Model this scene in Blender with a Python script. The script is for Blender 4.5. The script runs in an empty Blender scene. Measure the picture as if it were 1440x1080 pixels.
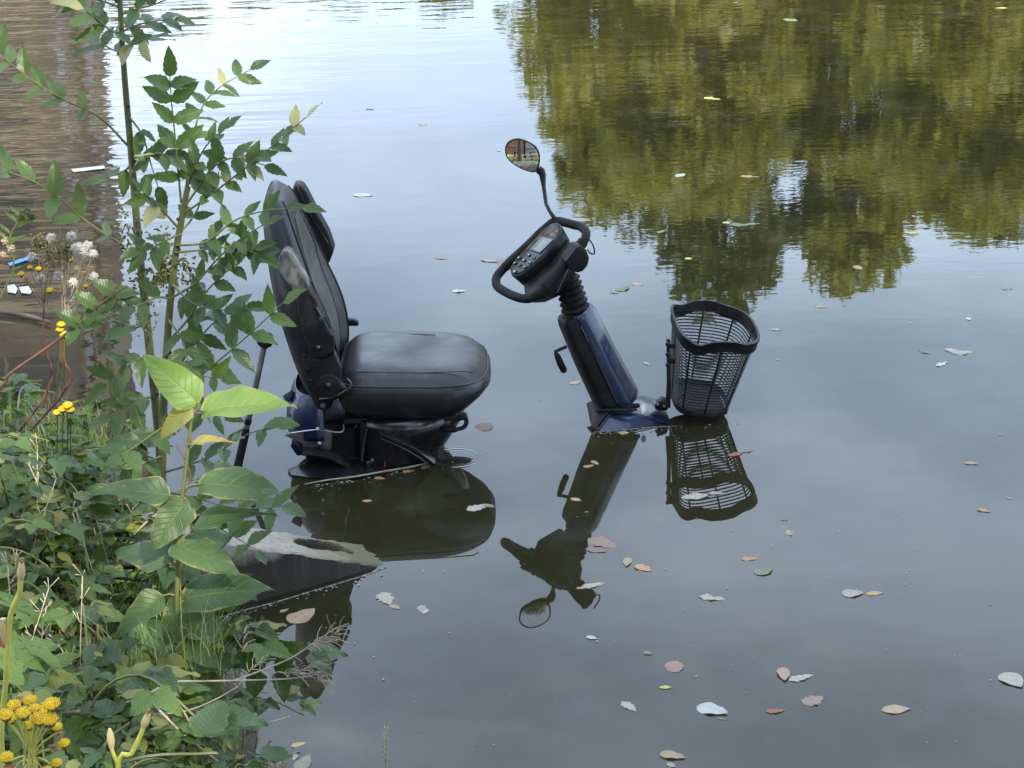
import bpy, bmesh, math, random
from mathutils import Vector as V, Matrix, Euler
random.seed(11)
R_ = math.radians
scene = bpy.context.scene
COL = scene.collection

# ------------------------------------------------------------------ camera
CAM_H, PITCH, ROLL, FPX = 2.2, R_(20), R_(1.7), 2870.0
F = V((0, math.cos(PITCH), -math.sin(PITCH)))
U0 = V((0, math.sin(PITCH), math.cos(PITCH)))
RT = V((1, 0, 0)) * math.cos(ROLL) - U0 * math.sin(ROLL)
UP = V((1, 0, 0)) * math.sin(ROLL) + U0 * math.cos(ROLL)
C0 = V((0, 0, CAM_H))
cd = bpy.data.cameras.new('camera')
cd.sensor_width = 36; cd.lens = FPX / 1440 * 36
cd.clip_start = 0.05; cd.clip_end = 900
cam = bpy.data.objects.new('camera', cd); COL.objects.link(cam)
m = Matrix((RT, UP, -F)).transposed().to_4x4(); m.translation = C0
cam.matrix_world = m
scene.camera = cam

# ------------------------------------------------------------------ sky, sun, exposure
SUN_EL, SUN_AZ = R_(41), R_(152)          # azimuth clockwise from +Y: behind the camera, to its right
SUN_DIR = V((math.sin(SUN_AZ) * math.cos(SUN_EL), math.cos(SUN_AZ) * math.cos(SUN_EL), math.sin(SUN_EL)))
w = bpy.data.worlds.new('World'); scene.world = w; w.use_nodes = True
nt = w.node_tree; nt.nodes.clear()
def N(nt, t, **k):
    n = nt.nodes.new(t)
    for a, b in k.items():
        if a in ('i',):
            for kk, vv in b.items(): n.inputs[kk].default_value = vv
        else: setattr(n, a, b)
    return n
def L(nt, a, b): nt.links.new(a, b)
sky = N(nt, 'ShaderNodeTexSky', sky_type='NISHITA', sun_disc=False, sun_elevation=SUN_EL, sun_rotation=SUN_AZ,
        air_density=1.0, dust_density=.7, ozone_density=1.2)
tc = N(nt, 'ShaderNodeTexCoord')
mp = N(nt, 'ShaderNodeMapping'); mp.inputs['Scale'].default_value = (1.6, 1.6, 4.2); mp.inputs['Location'].default_value = (.35, .1, 0)
nz = N(nt, 'ShaderNodeTexNoise'); nz.inputs['Scale'].default_value = 1.9; nz.inputs['Detail'].default_value = 5; nz.inputs['Roughness'].default_value = .5
rp = N(nt, 'ShaderNodeMapRange', interpolation_type='SMOOTHSTEP'); rp.inputs[1].default_value = .30; rp.inputs[2].default_value = .66; rp.inputs[3].default_value = .35; rp.inputs[4].default_value = .95
mx = N(nt, 'ShaderNodeMix', data_type='RGBA'); mx.inputs['B'].default_value = (7.7, 9.3, 11.7, 1)
bg = N(nt, 'ShaderNodeBackground'); bg.inputs['Strength'].default_value = 0.15
ow = N(nt, 'ShaderNodeOutputWorld')
L(nt, tc.outputs['Generated'], mp.inputs['Vector']); L(nt, mp.outputs[0], nz.inputs['Vector']); L(nt, nz.outputs['Fac'], rp.inputs[0])
L(nt, rp.outputs[0], mx.inputs['Factor']); L(nt, sky.outputs[0], mx.inputs['A']); L(nt, mx.outputs['Result'], bg.inputs['Color'])
L(nt, bg.outputs[0], ow.inputs[0])
sl = bpy.data.lights.new('sun', 'SUN'); sl.energy = 4.0; sl.angle = R_(0.6); sl.color = (1, .93, .80)
so = bpy.data.objects.new('sun', sl); COL.objects.link(so); so.location = (3, -8, 9)
so.rotation_euler = SUN_DIR.to_track_quat('Z', 'Y').to_euler()
vs = scene.view_settings
vs.view_transform = 'Standard'; vs.look = 'None'; vs.gamma = 1; vs.use_curve_mapping = False; vs.exposure = 1.22
scene.cycles.max_bounces = 6; scene.cycles.transparent_max_bounces = 6; scene.cycles.caustics_reflective = False; scene.cycles.caustics_refractive = False

# ------------------------------------------------------------------ pixel -> place helpers (1440 x 1080 photograph)
def ray(px, py): return F + RT * ((px - 720) / FPX) - UP * ((py - 540) / FPX)
def atz(px, py, z=0.0):
    d = ray(px, py); return C0 + d * ((z - CAM_H) / d.z)
def aty(px, py, y):
    d = ray(px, py); return C0 + d * (y / d.y)
def atp(px, py, p0, n):
    d = ray(px, py); return C0 + d * ((p0 - C0).dot(n) / d.dot(n))
def proj(p):
    v = p - C0; k = v.dot(F)
    return 720 + FPX * v.dot(RT) / k, 540 - FPX * v.dot(UP) / k

# ------------------------------------------------------------------ objects
def tag(o, label=None, cat=None, group=None, kind=None):
    if label: o['label'] = label
    if cat: o['category'] = cat
    if group: o['group'] = group
    if kind: o['kind'] = kind
    return o
def empty(name, loc, label=None, cat=None, group=None):
    o = bpy.data.objects.new(name, None); o.empty_display_size = .05
    o.location = loc; COL.objects.link(o)
    return tag(o, label, cat, group)
def link(name, me, mat=None, parent=None):
    if mat is not None and not me.materials: me.materials.append(mat)
    o = bpy.data.objects.new(name, me); COL.objects.link(o)
    if parent is not None:
        o.parent = parent
        o.matrix_parent_inverse = wm(parent).inverted()
    return o
def wm(o):
    m = o.matrix_basis.copy()
    if o.parent is not None: m = wm(o.parent) @ o.matrix_parent_inverse @ m
    return m
def mesh(name, vs_, fs, smooth=True):
    me = bpy.data.meshes.new(name); me.from_pydata([tuple(v) for v in vs_], [], fs); me.update()
    if smooth: me.polygons.foreach_set('use_smooth', [True] * len(me.polygons))
    return me
def mk(name, vs_, fs, mat, parent=None, smooth=True): return link(name, mesh(name, vs_, fs, smooth), mat, parent)
def frombm(name, bm, mat, parent=None, smooth=False):
    bmesh.ops.recalc_face_normals(bm, faces=bm.faces)
    me = bpy.data.meshes.new(name); bm.to_mesh(me); bm.free()
    if smooth: me.polygons.foreach_set('use_smooth', [True] * len(me.polygons))
    return link(name, me, mat, parent)
def autosmooth(o, ang=40):
    me = o.data
    me.polygons.foreach_set('use_smooth', [True] * len(me.polygons))
    bm = bmesh.new(); bm.from_mesh(me)
    for e in bm.edges:
        if len(e.link_faces) == 2 and e.calc_face_angle(0) > R_(ang): e.smooth = False
    bm.to_mesh(me); bm.free(); return o
def tubedata(pts, rad, seg=8, cap=True, closed=False):
    pts = [V(p) for p in pts]; n = len(pts)
    if not hasattr(rad, '__len__'): rad = [rad] * n
    vs_, fs = [], []
    def tan(i):
        if closed: return (pts[(i + 1) % n] - pts[i - 1]).normalized()
        return (pts[min(i + 1, n - 1)] - pts[max(i - 1, 0)]).normalized()
    t = tan(0); a = t.orthogonal().normalized()
    for i in range(n):
        t2 = tan(i)
        a = (a - t2 * a.dot(t2)).normalized(); b = t2.cross(a)
        for k in range(seg):
            th = 2 * math.pi * k / seg
            vs_.append(pts[i] + (a * math.cos(th) + b * math.sin(th)) * rad[i])
    for i in range(n if closed else n - 1):
        j = (i + 1) % n
        if closed and j == 0:   # best matching offset
            off = min(range(seg), key=lambda o: (vs_[i * seg] - vs_[o]).length)
        else: off = 0
        for k in range(seg):
            k2 = (k + 1) % seg
            fs.append((i * seg + k, i * seg + k2, j * seg + (k2 + off) % seg, j * seg + (k + off) % seg))
    if cap and not closed:
        fs.append(tuple(range(seg - 1, -1, -1))); fs.append(tuple((n - 1) * seg + k for k in range(seg)))
    return vs_, fs
def spline(pts, n=6, closed=False):
    pts = [V(p) for p in pts]; out = []; m = len(pts)
    rng = range(m) if closed else range(m - 1)
    for i in rng:
        p1, p2 = pts[i], pts[(i + 1) % m]
        p0 = pts[i - 1] if (closed or i > 0) else p1 * 2 - p2
        p3 = pts[(i + 2) % m] if (closed or i + 2 < m) else p2 * 2 - p1
        for k in range(n):
            t = k / n
            out.append(.5 * ((2 * p1) + (p2 - p0) * t + (2 * p0 - 5 * p1 + 4 * p2 - p3) * t * t + (3 * p1 - p0 - 3 * p2 + p3) * t ** 3))
    if not closed: out.append(pts[-1])
    return out
def tube(name, pts, rad, mat, parent=None, seg=8, closed=False, smooth_n=0):
    if smooth_n:
        if hasattr(rad, '__len__'):
            rr = []
            for i in range(len(rad) - 1):
                for k in range(smooth_n): rr.append(rad[i] + (rad[i + 1] - rad[i]) * k / smooth_n)
            rr.append(rad[-1]); rad = rr
        pts = spline(pts, smooth_n, closed)
    v, f = tubedata(pts, rad, seg, True, closed)
    return autosmooth(mk(name, v, f, mat, parent), 55)
class Acc:
    def __init__(s): s.v = []; s.f = []
    def add(s, v, f):
        o = len(s.v); s.v += v; s.f += [tuple(i + o for i in q) for q in f]
    def tube(s, pts, rad, seg=6, closed=False): s.add(*tubedata(pts, rad, seg, True, closed))
    def box(s, c, x, y, z):
        c = V(c); v = [c + V(x) * i + V(y) * j + V(z) * k for i in (-1, 1) for j in (-1, 1) for k in (-1, 1)]
        s.add(v, [(0, 1, 3, 2), (4, 6, 7, 5), (0, 4, 5, 1), (2, 3, 7, 6), (0, 2, 6, 4), (1, 5, 7, 3)])
    def build(s, name, mat, parent=None, smooth=False): return mk(name, s.v, s.f, mat, parent, smooth)
def bevel(o, wdt=.004, seg=2):
    bm = bmesh.new(); bm.from_mesh(o.data)
    bmesh.ops.remove_doubles(bm, verts=bm.verts, dist=1e-5)
    bmesh.ops.recalc_face_normals(bm, faces=bm.faces)
    es = [e for e in bm.edges if len(e.link_faces) == 2 and e.calc_face_angle(0) > R_(28)]
    bmesh.ops.bevel(bm, geom=es, offset=wdt, segments=seg, affect='EDGES', profile=.5, clamp_overlap=True)
    bm.to_mesh(o.data); bm.free()
    return autosmooth(o, 35)
def prism(name, pts, vec, mat, parent=None, bev=.003, scale=1.0, seg=2):
    pts = [V(p) for p in pts]; n = len(pts); c = sum(pts, V()) / n
    far = [c + (p - c) * scale + V(vec) for p in pts]
    o = mk(name, pts + far, [tuple(range(n)), tuple(range(2 * n - 1, n - 1, -1))] +
           [(i, (i + 1) % n, n + (i + 1) % n, n + i) for i in range(n)], mat, parent, False)
    if bev: bevel(o, bev, seg)
    else:
        bm = bmesh.new(); bm.from_mesh(o.data); bmesh.ops.recalc_face_normals(bm, faces=bm.faces); bm.to_mesh(o.data); bm.free()
    return o
def hull(name, pts, mat, parent=None, bev=.004):
    bm = bmesh.new()
    for p in pts: bm.verts.new(p)
    r = bmesh.ops.convex_hull(bm, input=bm.verts)
    bmesh.ops.delete(bm, geom=list({g for g in r['geom_interior'] + r['geom_unused'] if isinstance(g, bmesh.types.BMVert)}), context='VERTS')
    bmesh.ops.dissolve_limit(bm, angle_limit=R_(3), verts=bm.verts, edges=bm.edges)
    o = frombm(name, bm, mat, parent)
    if bev: bevel(o, bev)
    return o
def loft(name, rings, mat, parent=None, cap=(True, True), smooth=True):
    n = len(rings[0]); v = [p for r in rings for p in r]; f = []
    for i in range(len(rings) - 1):
        for k in range(n):
            k2 = (k + 1) % n
            f.append((i * n + k, i * n + k2, (i + 1) * n + k2, (i + 1) * n + k))
    if cap[0]: f.append(tuple(range(n - 1, -1, -1)))
    if cap[1]: f.append(tuple((len(rings) - 1) * n + k for k in range(n)))
    return mk(name, v, f, mat, parent, smooth)
def box(name, c, half, mat, parent=None, bev=.004, rot=None):
    a = Acc(); e = (rot or Matrix.Identity(3))
    a.box(c, e @ V((half[0], 0, 0)), e @ V((0, half[1], 0)), e @ V((0, 0, half[2])))
    o = a.build(name, mat, parent)
    return bevel(o, bev) if bev else o
def disc(name, c, n, r, th, mat, parent=None, seg=16, bev=0.0015):
    n = V(n).normalized(); a = n.orthogonal().normalized(); b = n.cross(a)
    ring = [V(c) + (a * math.cos(t) + b * math.sin(t)) * r for t in [2 * math.pi * k / seg for k in range(seg)]]
    return prism(name, ring, n * th, mat, parent, bev)

# ------------------------------------------------------------------ materials
def mat(name): 
    m = bpy.data.materials.new(name); m.use_nodes = True; m.node_tree.nodes.clear(); return m, m.node_tree
def noise_mat(name, c1, c2, scale=8, rough=.5, rough2=None, bump=.0, bscale=None, metal=0, coat=0, spec=.5, detail=6, lo=.35, hi=.65, stretch=(1, 1, 1), dust=0.0, dust_col=(.16, .145, .12)):
    m, nt = mat(name)
    out = N(nt, 'ShaderNodeOutputMaterial'); b = N(nt, 'ShaderNodeBsdfPrincipled')
    tcn = N(nt, 'ShaderNodeTexCoord'); mpn = N(nt, 'ShaderNodeMapping'); mpn.inputs['Scale'].default_value = stretch
    L(nt, tcn.outputs['Object'], mpn.inputs[0])
    n = N(nt, 'ShaderNodeTexNoise', i={'Scale': scale, 'Detail': detail, 'Roughness': .6})
    L(nt, mpn.outputs[0], n.inputs['Vector'])
    r = N(nt, 'ShaderNodeMapRange'); r.inputs[1].default_value = lo; r.inputs[2].default_value = hi
    L(nt, n.outputs['Fac'], r.inputs[0])
    mx = N(nt, 'ShaderNodeMix', data_type='RGBA'); mx.inputs['A'].default_value = (*c1, 1); mx.inputs['B'].default_value = (*c2, 1)
    L(nt, r.outputs[0], mx.inputs['Factor']); col_ = mx.outputs['Result']
    if dust:
        geo = N(nt, 'ShaderNodeNewGeometry')
        nd = N(nt, 'ShaderNodeTexNoise', i={'Scale': 14, 'Detail': 9, 'Roughness': .72}); L(nt, geo.outputs['Position'], nd.inputs['Vector'])
        rd = N(nt, 'ShaderNodeMapRange'); rd.inputs[1].default_value = .50; rd.inputs[2].default_value = .74; rd.inputs[4].default_value = dust; L(nt, nd.outputs['Fac'], rd.inputs[0])
        md = N(nt, 'ShaderNodeMix', data_type='RGBA'); md.inputs['B'].default_value = (*dust_col, 1); L(nt, rd.outputs[0], md.inputs['Factor']); L(nt, col_, md.inputs['A']); col_ = md.outputs['Result']
    L(nt, col_, b.inputs['Base Color'])
    mr = N(nt, 'ShaderNodeMapRange'); mr.inputs[3].default_value = rough; mr.inputs[4].default_value = rough2 if rough2 is not None else rough
    L(nt, r.outputs[0], mr.inputs[0]); L(nt, mr.outputs[0], b.inputs['Roughness'])
    b.inputs['Metallic'].default_value = metal; b.inputs['Coat Weight'].default_value = coat; b.inputs['Specular IOR Level'].default_value = spec
    b.inputs['Coat Roughness'].default_value = .06
    if bump:
        n2 = N(nt, 'ShaderNodeTexNoise', i={'Scale': bscale or scale * 6, 'Detail': 4}); L(nt, mpn.outputs[0], n2.inputs['Vector'])
        bp = N(nt, 'ShaderNodeBump', i={'Strength': 1.0, 'Distance': bump}); L(nt, n2.outputs['Fac'], bp.inputs['Height']); L(nt, bp.outputs[0], b.inputs['Normal'])
    L(nt, b.outputs[0], out.inputs[0]); m['bsdf'] = b.name
    return m
M = {}
M['vinyl'] = noise_mat('black_vinyl', (.008, .008, .010), (.015, .015, .017), 9, .33, .46, .0005, 40, spec=.42, dust=.22)
M['panel_vinyl'] = noise_mat('grey_vinyl', (.028, .029, .027), (.045, .046, .042), 14, .42, .6, .0005, 60, dust=.4)
M['plastic'] = noise_mat('black_plastic', (.006, .006, .007), (.012, .012, .013), 20, .42, .6, .0004, 160, spec=.26, dust=.14)
M['gloss'] = noise_mat('gloss_black', (.006, .006, .008), (.012, .012, .014), 12, .16, .3)
M['rubber'] = noise_mat('rubber', (.005, .005, .005), (.011, .011, .0105), 25, .6, .8, spec=.2, dust=.14)
M['blue'] = noise_mat('blue_paint', (.0015, .007, .034), (.002, .010, .045), 10, .30, .42, metal=.15, coat=.35, dust=.07)
M['steel'] = noise_mat('steel', (.35, .35, .36), (.5, .5, .5), 30, .3, .5, metal=1)
M['darksteel'] = noise_mat('dark_steel', (.10, .10, .105), (.17, .17, .17), 18, .45, .65, metal=.7)
M['redlens'] = noise_mat('red_lens', (.25, .02, .012), (.34, .04, .02), 20, .2)
M['mudplastic'] = None
M['key'] = noise_mat('key_rubber', (.03, .03, .032), (.05, .05, .05), 40, .5)
M['white'] = noise_mat('white_print', (.7, .7, .68), (.78, .78, .76), 20, .6)
M['orange'] = noise_mat('rusty_smear', (.03, .02, .012), (.32, .17, .05), 90, .5, lo=.45, hi=.6)
M['lcd'] = noise_mat('lcd', (.13, .155, .14), (.19, .215, .19), 60, .12)
def mirror_mat():
    m, nt = mat('mirror_glass'); o = N(nt, 'ShaderNodeOutputMaterial'); b = N(nt, 'ShaderNodeBsdfPrincipled')
    b.inputs['Base Color'].default_value = (.82, .83, .83, 1); b.inputs['Metallic'].default_value = 1; b.inputs['Roughness'].default_value = .015
    L(nt, b.outputs[0], o.inputs[0]); return m
M['mirror'] = mirror_mat()
M['mud'] = noise_mat('muddy_plastic', (.02, .02, .02), (.27, .255, .21), 34, .55, .9, .001, 60, lo=.42, hi=.66, stretch=(1, 1, .5))
M['petal'] = noise_mat('yellow_petal', (.70, .44, .008), (.80, .56, .02), 60, .6)
M['petal_old'] = noise_mat('withered_flower', (.30, .16, .05), (.42, .28, .14), 60, .8)
M['fluff'] = noise_mat('seed_fluff', (.55, .50, .42), (.72, .68, .60), 60, .9)
M['straw'] = noise_mat('dry_straw', (.36, .28, .17), (.50, .42, .29), 40, .8)
M['twig'] = noise_mat('dead_twig', (.22, .18, .13), (.36, .31, .24), 30, .85)
M['redstem'] = noise_mat('red_cane', (.10, .035, .025), (.16, .06, .04), 30, .6)
M['greenstem'] = noise_mat('green_stem', (.07, .085, .022), (.12, .13, .035), 16, .5, stretch=(1, 1, .3))
M['barkstem'] = noise_mat('sapling_bark', (.055, .065, .018), (.10, .105, .035), 22, .55, .7, .0006, 80, stretch=(1, 1, .25))
M['yellowstem'] = noise_mat('yellow_stalk', (.42, .42, .06), (.55, .52, .12), 20, .5)
M['bud'] = noise_mat('dry_bud', (.40, .36, .14), (.62, .40, .22), 40, .7)
M['bark'] = noise_mat('tree_bark', (.06, .045, .03), (.12, .095, .07), 6, .9)
M['speck'] = noise_mat('speck', (.10, .095, .08), (.42, .41, .38), 90, .8, lo=.42, hi=.62)
M['dark'] = noise_mat('dark_hole', (.012, .010, .008), (.022, .018, .014), 30, .8)

def leaf_mat(name, a, b, trans=.35, rough=.45, vein=.5, spots=None, nveins=9, edge=None):
    """a, b: two blade colours mixed by object; veins from the UV map; optional brown blotches."""
    m, nt = mat(name); out = N(nt, 'ShaderNodeOutputMaterial')
    oi = N(nt, 'ShaderNodeObjectInfo'); tcn = N(nt, 'ShaderNodeTexCoord')
    nz = N(nt, 'ShaderNodeTexNoise', i={'Scale': 5.0, 'Detail': 4}); L(nt, tcn.outputs['Object'], nz.inputs['Vector'])
    mixf = N(nt, 'ShaderNodeMath', operation='MULTIPLY_ADD'); mixf.inputs[1].default_value = .75
    L(nt, oi.outputs['Random'], mixf.inputs[0])
    sc = N(nt, 'ShaderNodeMath', operation='MULTIPLY'); sc.inputs[1].default_value = .8; L(nt, nz.outputs['Fac'], sc.inputs[0]); L(nt, sc.outputs[0], mixf.inputs[2])
    mx = N(nt, 'ShaderNodeMix', data_type='RGBA'); mx.inputs['A'].default_value = (*a, 1); mx.inputs['B'].default_value = (*b, 1)
    L(nt, mixf.outputs[0], mx.inputs['Factor'])
    # veins: u along the blade, v across (-1..1)
    uv = N(nt, 'ShaderNodeSeparateXYZ'); L(nt, tcn.outputs['UV'], uv.inputs[0])
    vv = N(nt, 'ShaderNodeMath', operation='MULTIPLY_ADD'); vv.inputs[1].default_value = 2; vv.inputs[2].default_value = -1; L(nt, uv.outputs['Y'], vv.inputs[0])
    av = N(nt, 'ShaderNodeMath', operation='ABSOLUTE'); L(nt, vv.outputs[0], av.inputs[0])
    k = N(nt, 'ShaderNodeMath', operation='MULTIPLY_ADD'); k.inputs[1].default_value = -.22; L(nt, av.outputs[0], k.inputs[0]); L(nt, uv.outputs['X'], k.inputs[2])
    k2 = N(nt, 'ShaderNodeMath', operation='MULTIPLY'); k2.inputs[1].default_value = nveins; L(nt, k.outputs[0], k2.inputs[0])
    fr = N(nt, 'ShaderNodeMath', operation='FRACT'); L(nt, k2.outputs[0], fr.inputs[0])
    pp = N(nt, 'ShaderNodeMath', operation='PINGPONG'); pp.inputs[1].default_value = .5; L(nt, fr.outputs[0], pp.inputs[0])
    sv = N(nt, 'ShaderNodeMapRange'); sv.inputs[1].default_value = .0; sv.inputs[2].default_value = .11; sv.inputs[3].default_value = .7; sv.inputs[4].default_value = 0; L(nt, pp.outputs[0], sv.inputs[0])
    mv = N(nt, 'ShaderNodeMapRange'); mv.inputs[1].default_value = .02; mv.inputs[2].default_value = .07; mv.inputs[3].default_value = 1; mv.inputs[4].default_value = 0; L(nt, av.outputs[0], mv.inputs[0])
    mxv = N(nt, 'ShaderNodeMath', operation='MAXIMUM'); L(nt, sv.outputs[0], mxv.inputs[0]); L(nt, mv.outputs[0], mxv.inputs[1])
    vf = N(nt, 'ShaderNodeMath', operation='MULTIPLY'); vf.inputs[1].default_value = vein; L(nt, mxv.outputs[0], vf.inputs[0])
    vc = N(nt, 'ShaderNodeMix', data_type='RGBA'); vc.inputs['B'].default_value = (min(1, b[0] * 1.7 + .03), min(1, b[1] * 1.5 + .03), b[2] * 1.4 + .015, 1)
    L(nt, vf.outputs[0], vc.inputs['Factor']); L(nt, mx.outputs['Result'], vc.inputs['A'])
    col = vc.outputs['Result']
    if spots:
        n2 = N(nt, 'ShaderNodeTexNoise', i={'Scale': spots[1], 'Detail': 5, 'Roughness': .65}); 
        ad = N(nt, 'ShaderNodeVectorMath', operation='ADD'); L(nt, tcn.outputs['Object'], ad.inputs[0]); L(nt, oi.outputs['Location'], ad.inputs[1]); L(nt, ad.outputs[0], n2.inputs['Vector'])
        r2 = N(nt, 'ShaderNodeMapRange'); r2.inputs[1].default_value = spots[2]; r2.inputs[2].default_value = spots[2] + .1; L(nt, n2.outputs['Fac'], r2.inputs[0])
        sm = N(nt, 'ShaderNodeMix', data_type='RGBA'); sm.inputs['B'].default_value = (*spots[0], 1); L(nt, r2.outputs[0], sm.inputs['Factor']); L(nt, col, sm.inputs['A']); col = sm.outputs['Result']
    if edge:
        ne = N(nt, 'ShaderNodeTexNoise', i={'Scale': 6, 'Detail': 5, 'Roughness': .6}); av2 = N(nt, 'ShaderNodeVectorMath', operation='ADD'); L(nt, tcn.outputs['Object'], av2.inputs[0]); L(nt, oi.outputs['Location'], av2.inputs[1]); L(nt, av2.outputs[0], ne.inputs['Vector'])
        es = N(nt, 'ShaderNodeMath', operation='MULTIPLY_ADD'); es.inputs[1].default_value = .9; L(nt, ne.outputs['Fac'], es.inputs[0]); L(nt, av.outputs[0], es.inputs[2])
        er = N(nt, 'ShaderNodeMapRange'); er.inputs[1].default_value = 1.36; er.inputs[2].default_value = 1.52; L(nt, es.outputs[0], er.inputs[0])
        em = N(nt, 'ShaderNodeMix', data_type='RGBA'); em.inputs['B'].default_value = (*edge, 1); L(nt, er.outputs[0], em.inputs['Factor']); L(nt, col, em.inputs['A']); col = em.outputs['Result']
    # paler, matter underside
    geo = N(nt, 'ShaderNodeNewGeometry'); bk = N(nt, 'ShaderNodeMix', data_type='RGBA'); hs = N(nt, 'ShaderNodeHueSaturation', i={'Saturation': .8, 'Value': 1.35})
    L(nt, col, hs.inputs['Color']); L(nt, geo.outputs['Backfacing'], bk.inputs['Factor']); L(nt, col, bk.inputs['A']); L(nt, hs.outputs[0], bk.inputs['B']); col = bk.outputs['Result']
    b_ = N(nt, 'ShaderNodeBsdfPrincipled', i={'Roughness': rough}); L(nt, col, b_.inputs['Base Color'])
    bp = N(nt, 'ShaderNodeBump', i={'Strength': .7, 'Distance': .002}); bp.invert = True; L(nt, mxv.outputs[0], bp.inputs['Height']); L(nt, bp.outputs[0], b_.inputs['Normal'])
    if trans:
        tr = N(nt, 'ShaderNodeBsdfTranslucent'); h2 = N(nt, 'ShaderNodeHueSaturation', i={'Hue': .485, 'Saturation': 1.15, 'Value': 1.9}); L(nt, col, h2.inputs['Color']); L(nt, h2.outputs[0], tr.inputs[0])
        ms = N(nt, 'ShaderNodeMixShader', i={0: trans}); L(nt, b_.outputs[0], ms.inputs[1]); L(nt, tr.outputs[0], ms.inputs[2]); L(nt, ms.outputs[0], out.inputs[0])
    else: L(nt, b_.outputs[0], out.inputs[0])
    return m
M['ash'] = leaf_mat('ash_leaf', (.026, .054, .016), (.066, .112, .026), .33, .42, .35, spots=((.20, .17, .08), 30, .70))
M['ash_pale'] = leaf_mat('ash_leaf_pale', (.16, .18, .05), (.36, .34, .16), .35, .5, .4)
M['knot'] = leaf_mat('broad_leaf', (.034, .068, .024), (.066, .116, .033), .35, .5, .45, spots=((.20, .19, .07), 9, .63), edge=(.26, .21, .07))
M['knot_lit'] = leaf_mat('sunlit_broad_leaf', (.095, .165, .036), (.15, .235, .05), .42, .5, .45, edge=(.30, .24, .07))  # lighter copy of the broad leaf, with sunlight painted into its colour
M['knot_sick'] = leaf_mat('yellowing_leaf', (.15, .19, .05), (.28, .27, .08), .35, .5, .4, spots=((.36, .15, .05), 9, .55), edge=(.30, .12, .04))
M['under'] = leaf_mat('undergrowth_leaf', (.012, .030, .009), (.050, .092, .020), .30, .45, .4, edge=(.12, .11, .03))
M['under2'] = leaf_mat('seedling_leaf', (.025, .058, .011), (.088, .145, .024), .38, .45, .4)
M['under3'] = leaf_mat('yellowing_undergrowth', (.08, .11, .02), (.20, .21, .05), .4, .45, .4, spots=((.22, .13, .05), 26, .6))
M['grass'] = leaf_mat('grass_blade', (.08, .14, .02), (.20, .28, .045), .35, .5, 0)
FL = {
 'cream': leaf_mat('float_cream', (.27, .235, .17), (.38, .345, .275), .15, .6, .5, spots=((.15, .11, .07), 22, .55)),
 'white': leaf_mat('float_white', (.36, .345, .30), (.46, .45, .41), .1, .6, .4, spots=((.20, .17, .12), 22, .58)),
 'tan': leaf_mat('float_tan', (.26, .17, .09), (.38, .28, .17), .15, .6, .4, spots=((.14, .08, .04), 30, .58)),
 'orange': leaf_mat('float_orange', (.36, .18, .07), (.46, .28, .13), .15, .6, .4, spots=((.18, .09, .04), 30, .6)),
 'russet': leaf_mat('float_russet', (.20, .065, .03), (.28, .11, .06), .15, .55, .4),
 'pinkish': leaf_mat('float_pink', (.17, .11, .08), (.25, .17, .125), .1, .6, .4, spots=((.12, .08, .06), 30, .6)),
 'purple': leaf_mat('float_purple', (.075, .055, .05), (.13, .10, .095), .05, .4, .3),
 'yellow': leaf_mat('float_yellow', (.48, .42, .07), (.58, .52, .14), .2, .5, .3),
 'green': leaf_mat('float_green', (.09, .13, .045), (.16, .20, .09), .2, .5, .5, spots=((.40, .42, .36), 20, .56)),
}

def soil_mat():
    m = noise_mat('soil', (.018, .014, .010), (.060, .045, .030), 7, .95, .9, .02, 24, detail=9)
    return m
M['soil'] = soil_mat()

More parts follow.
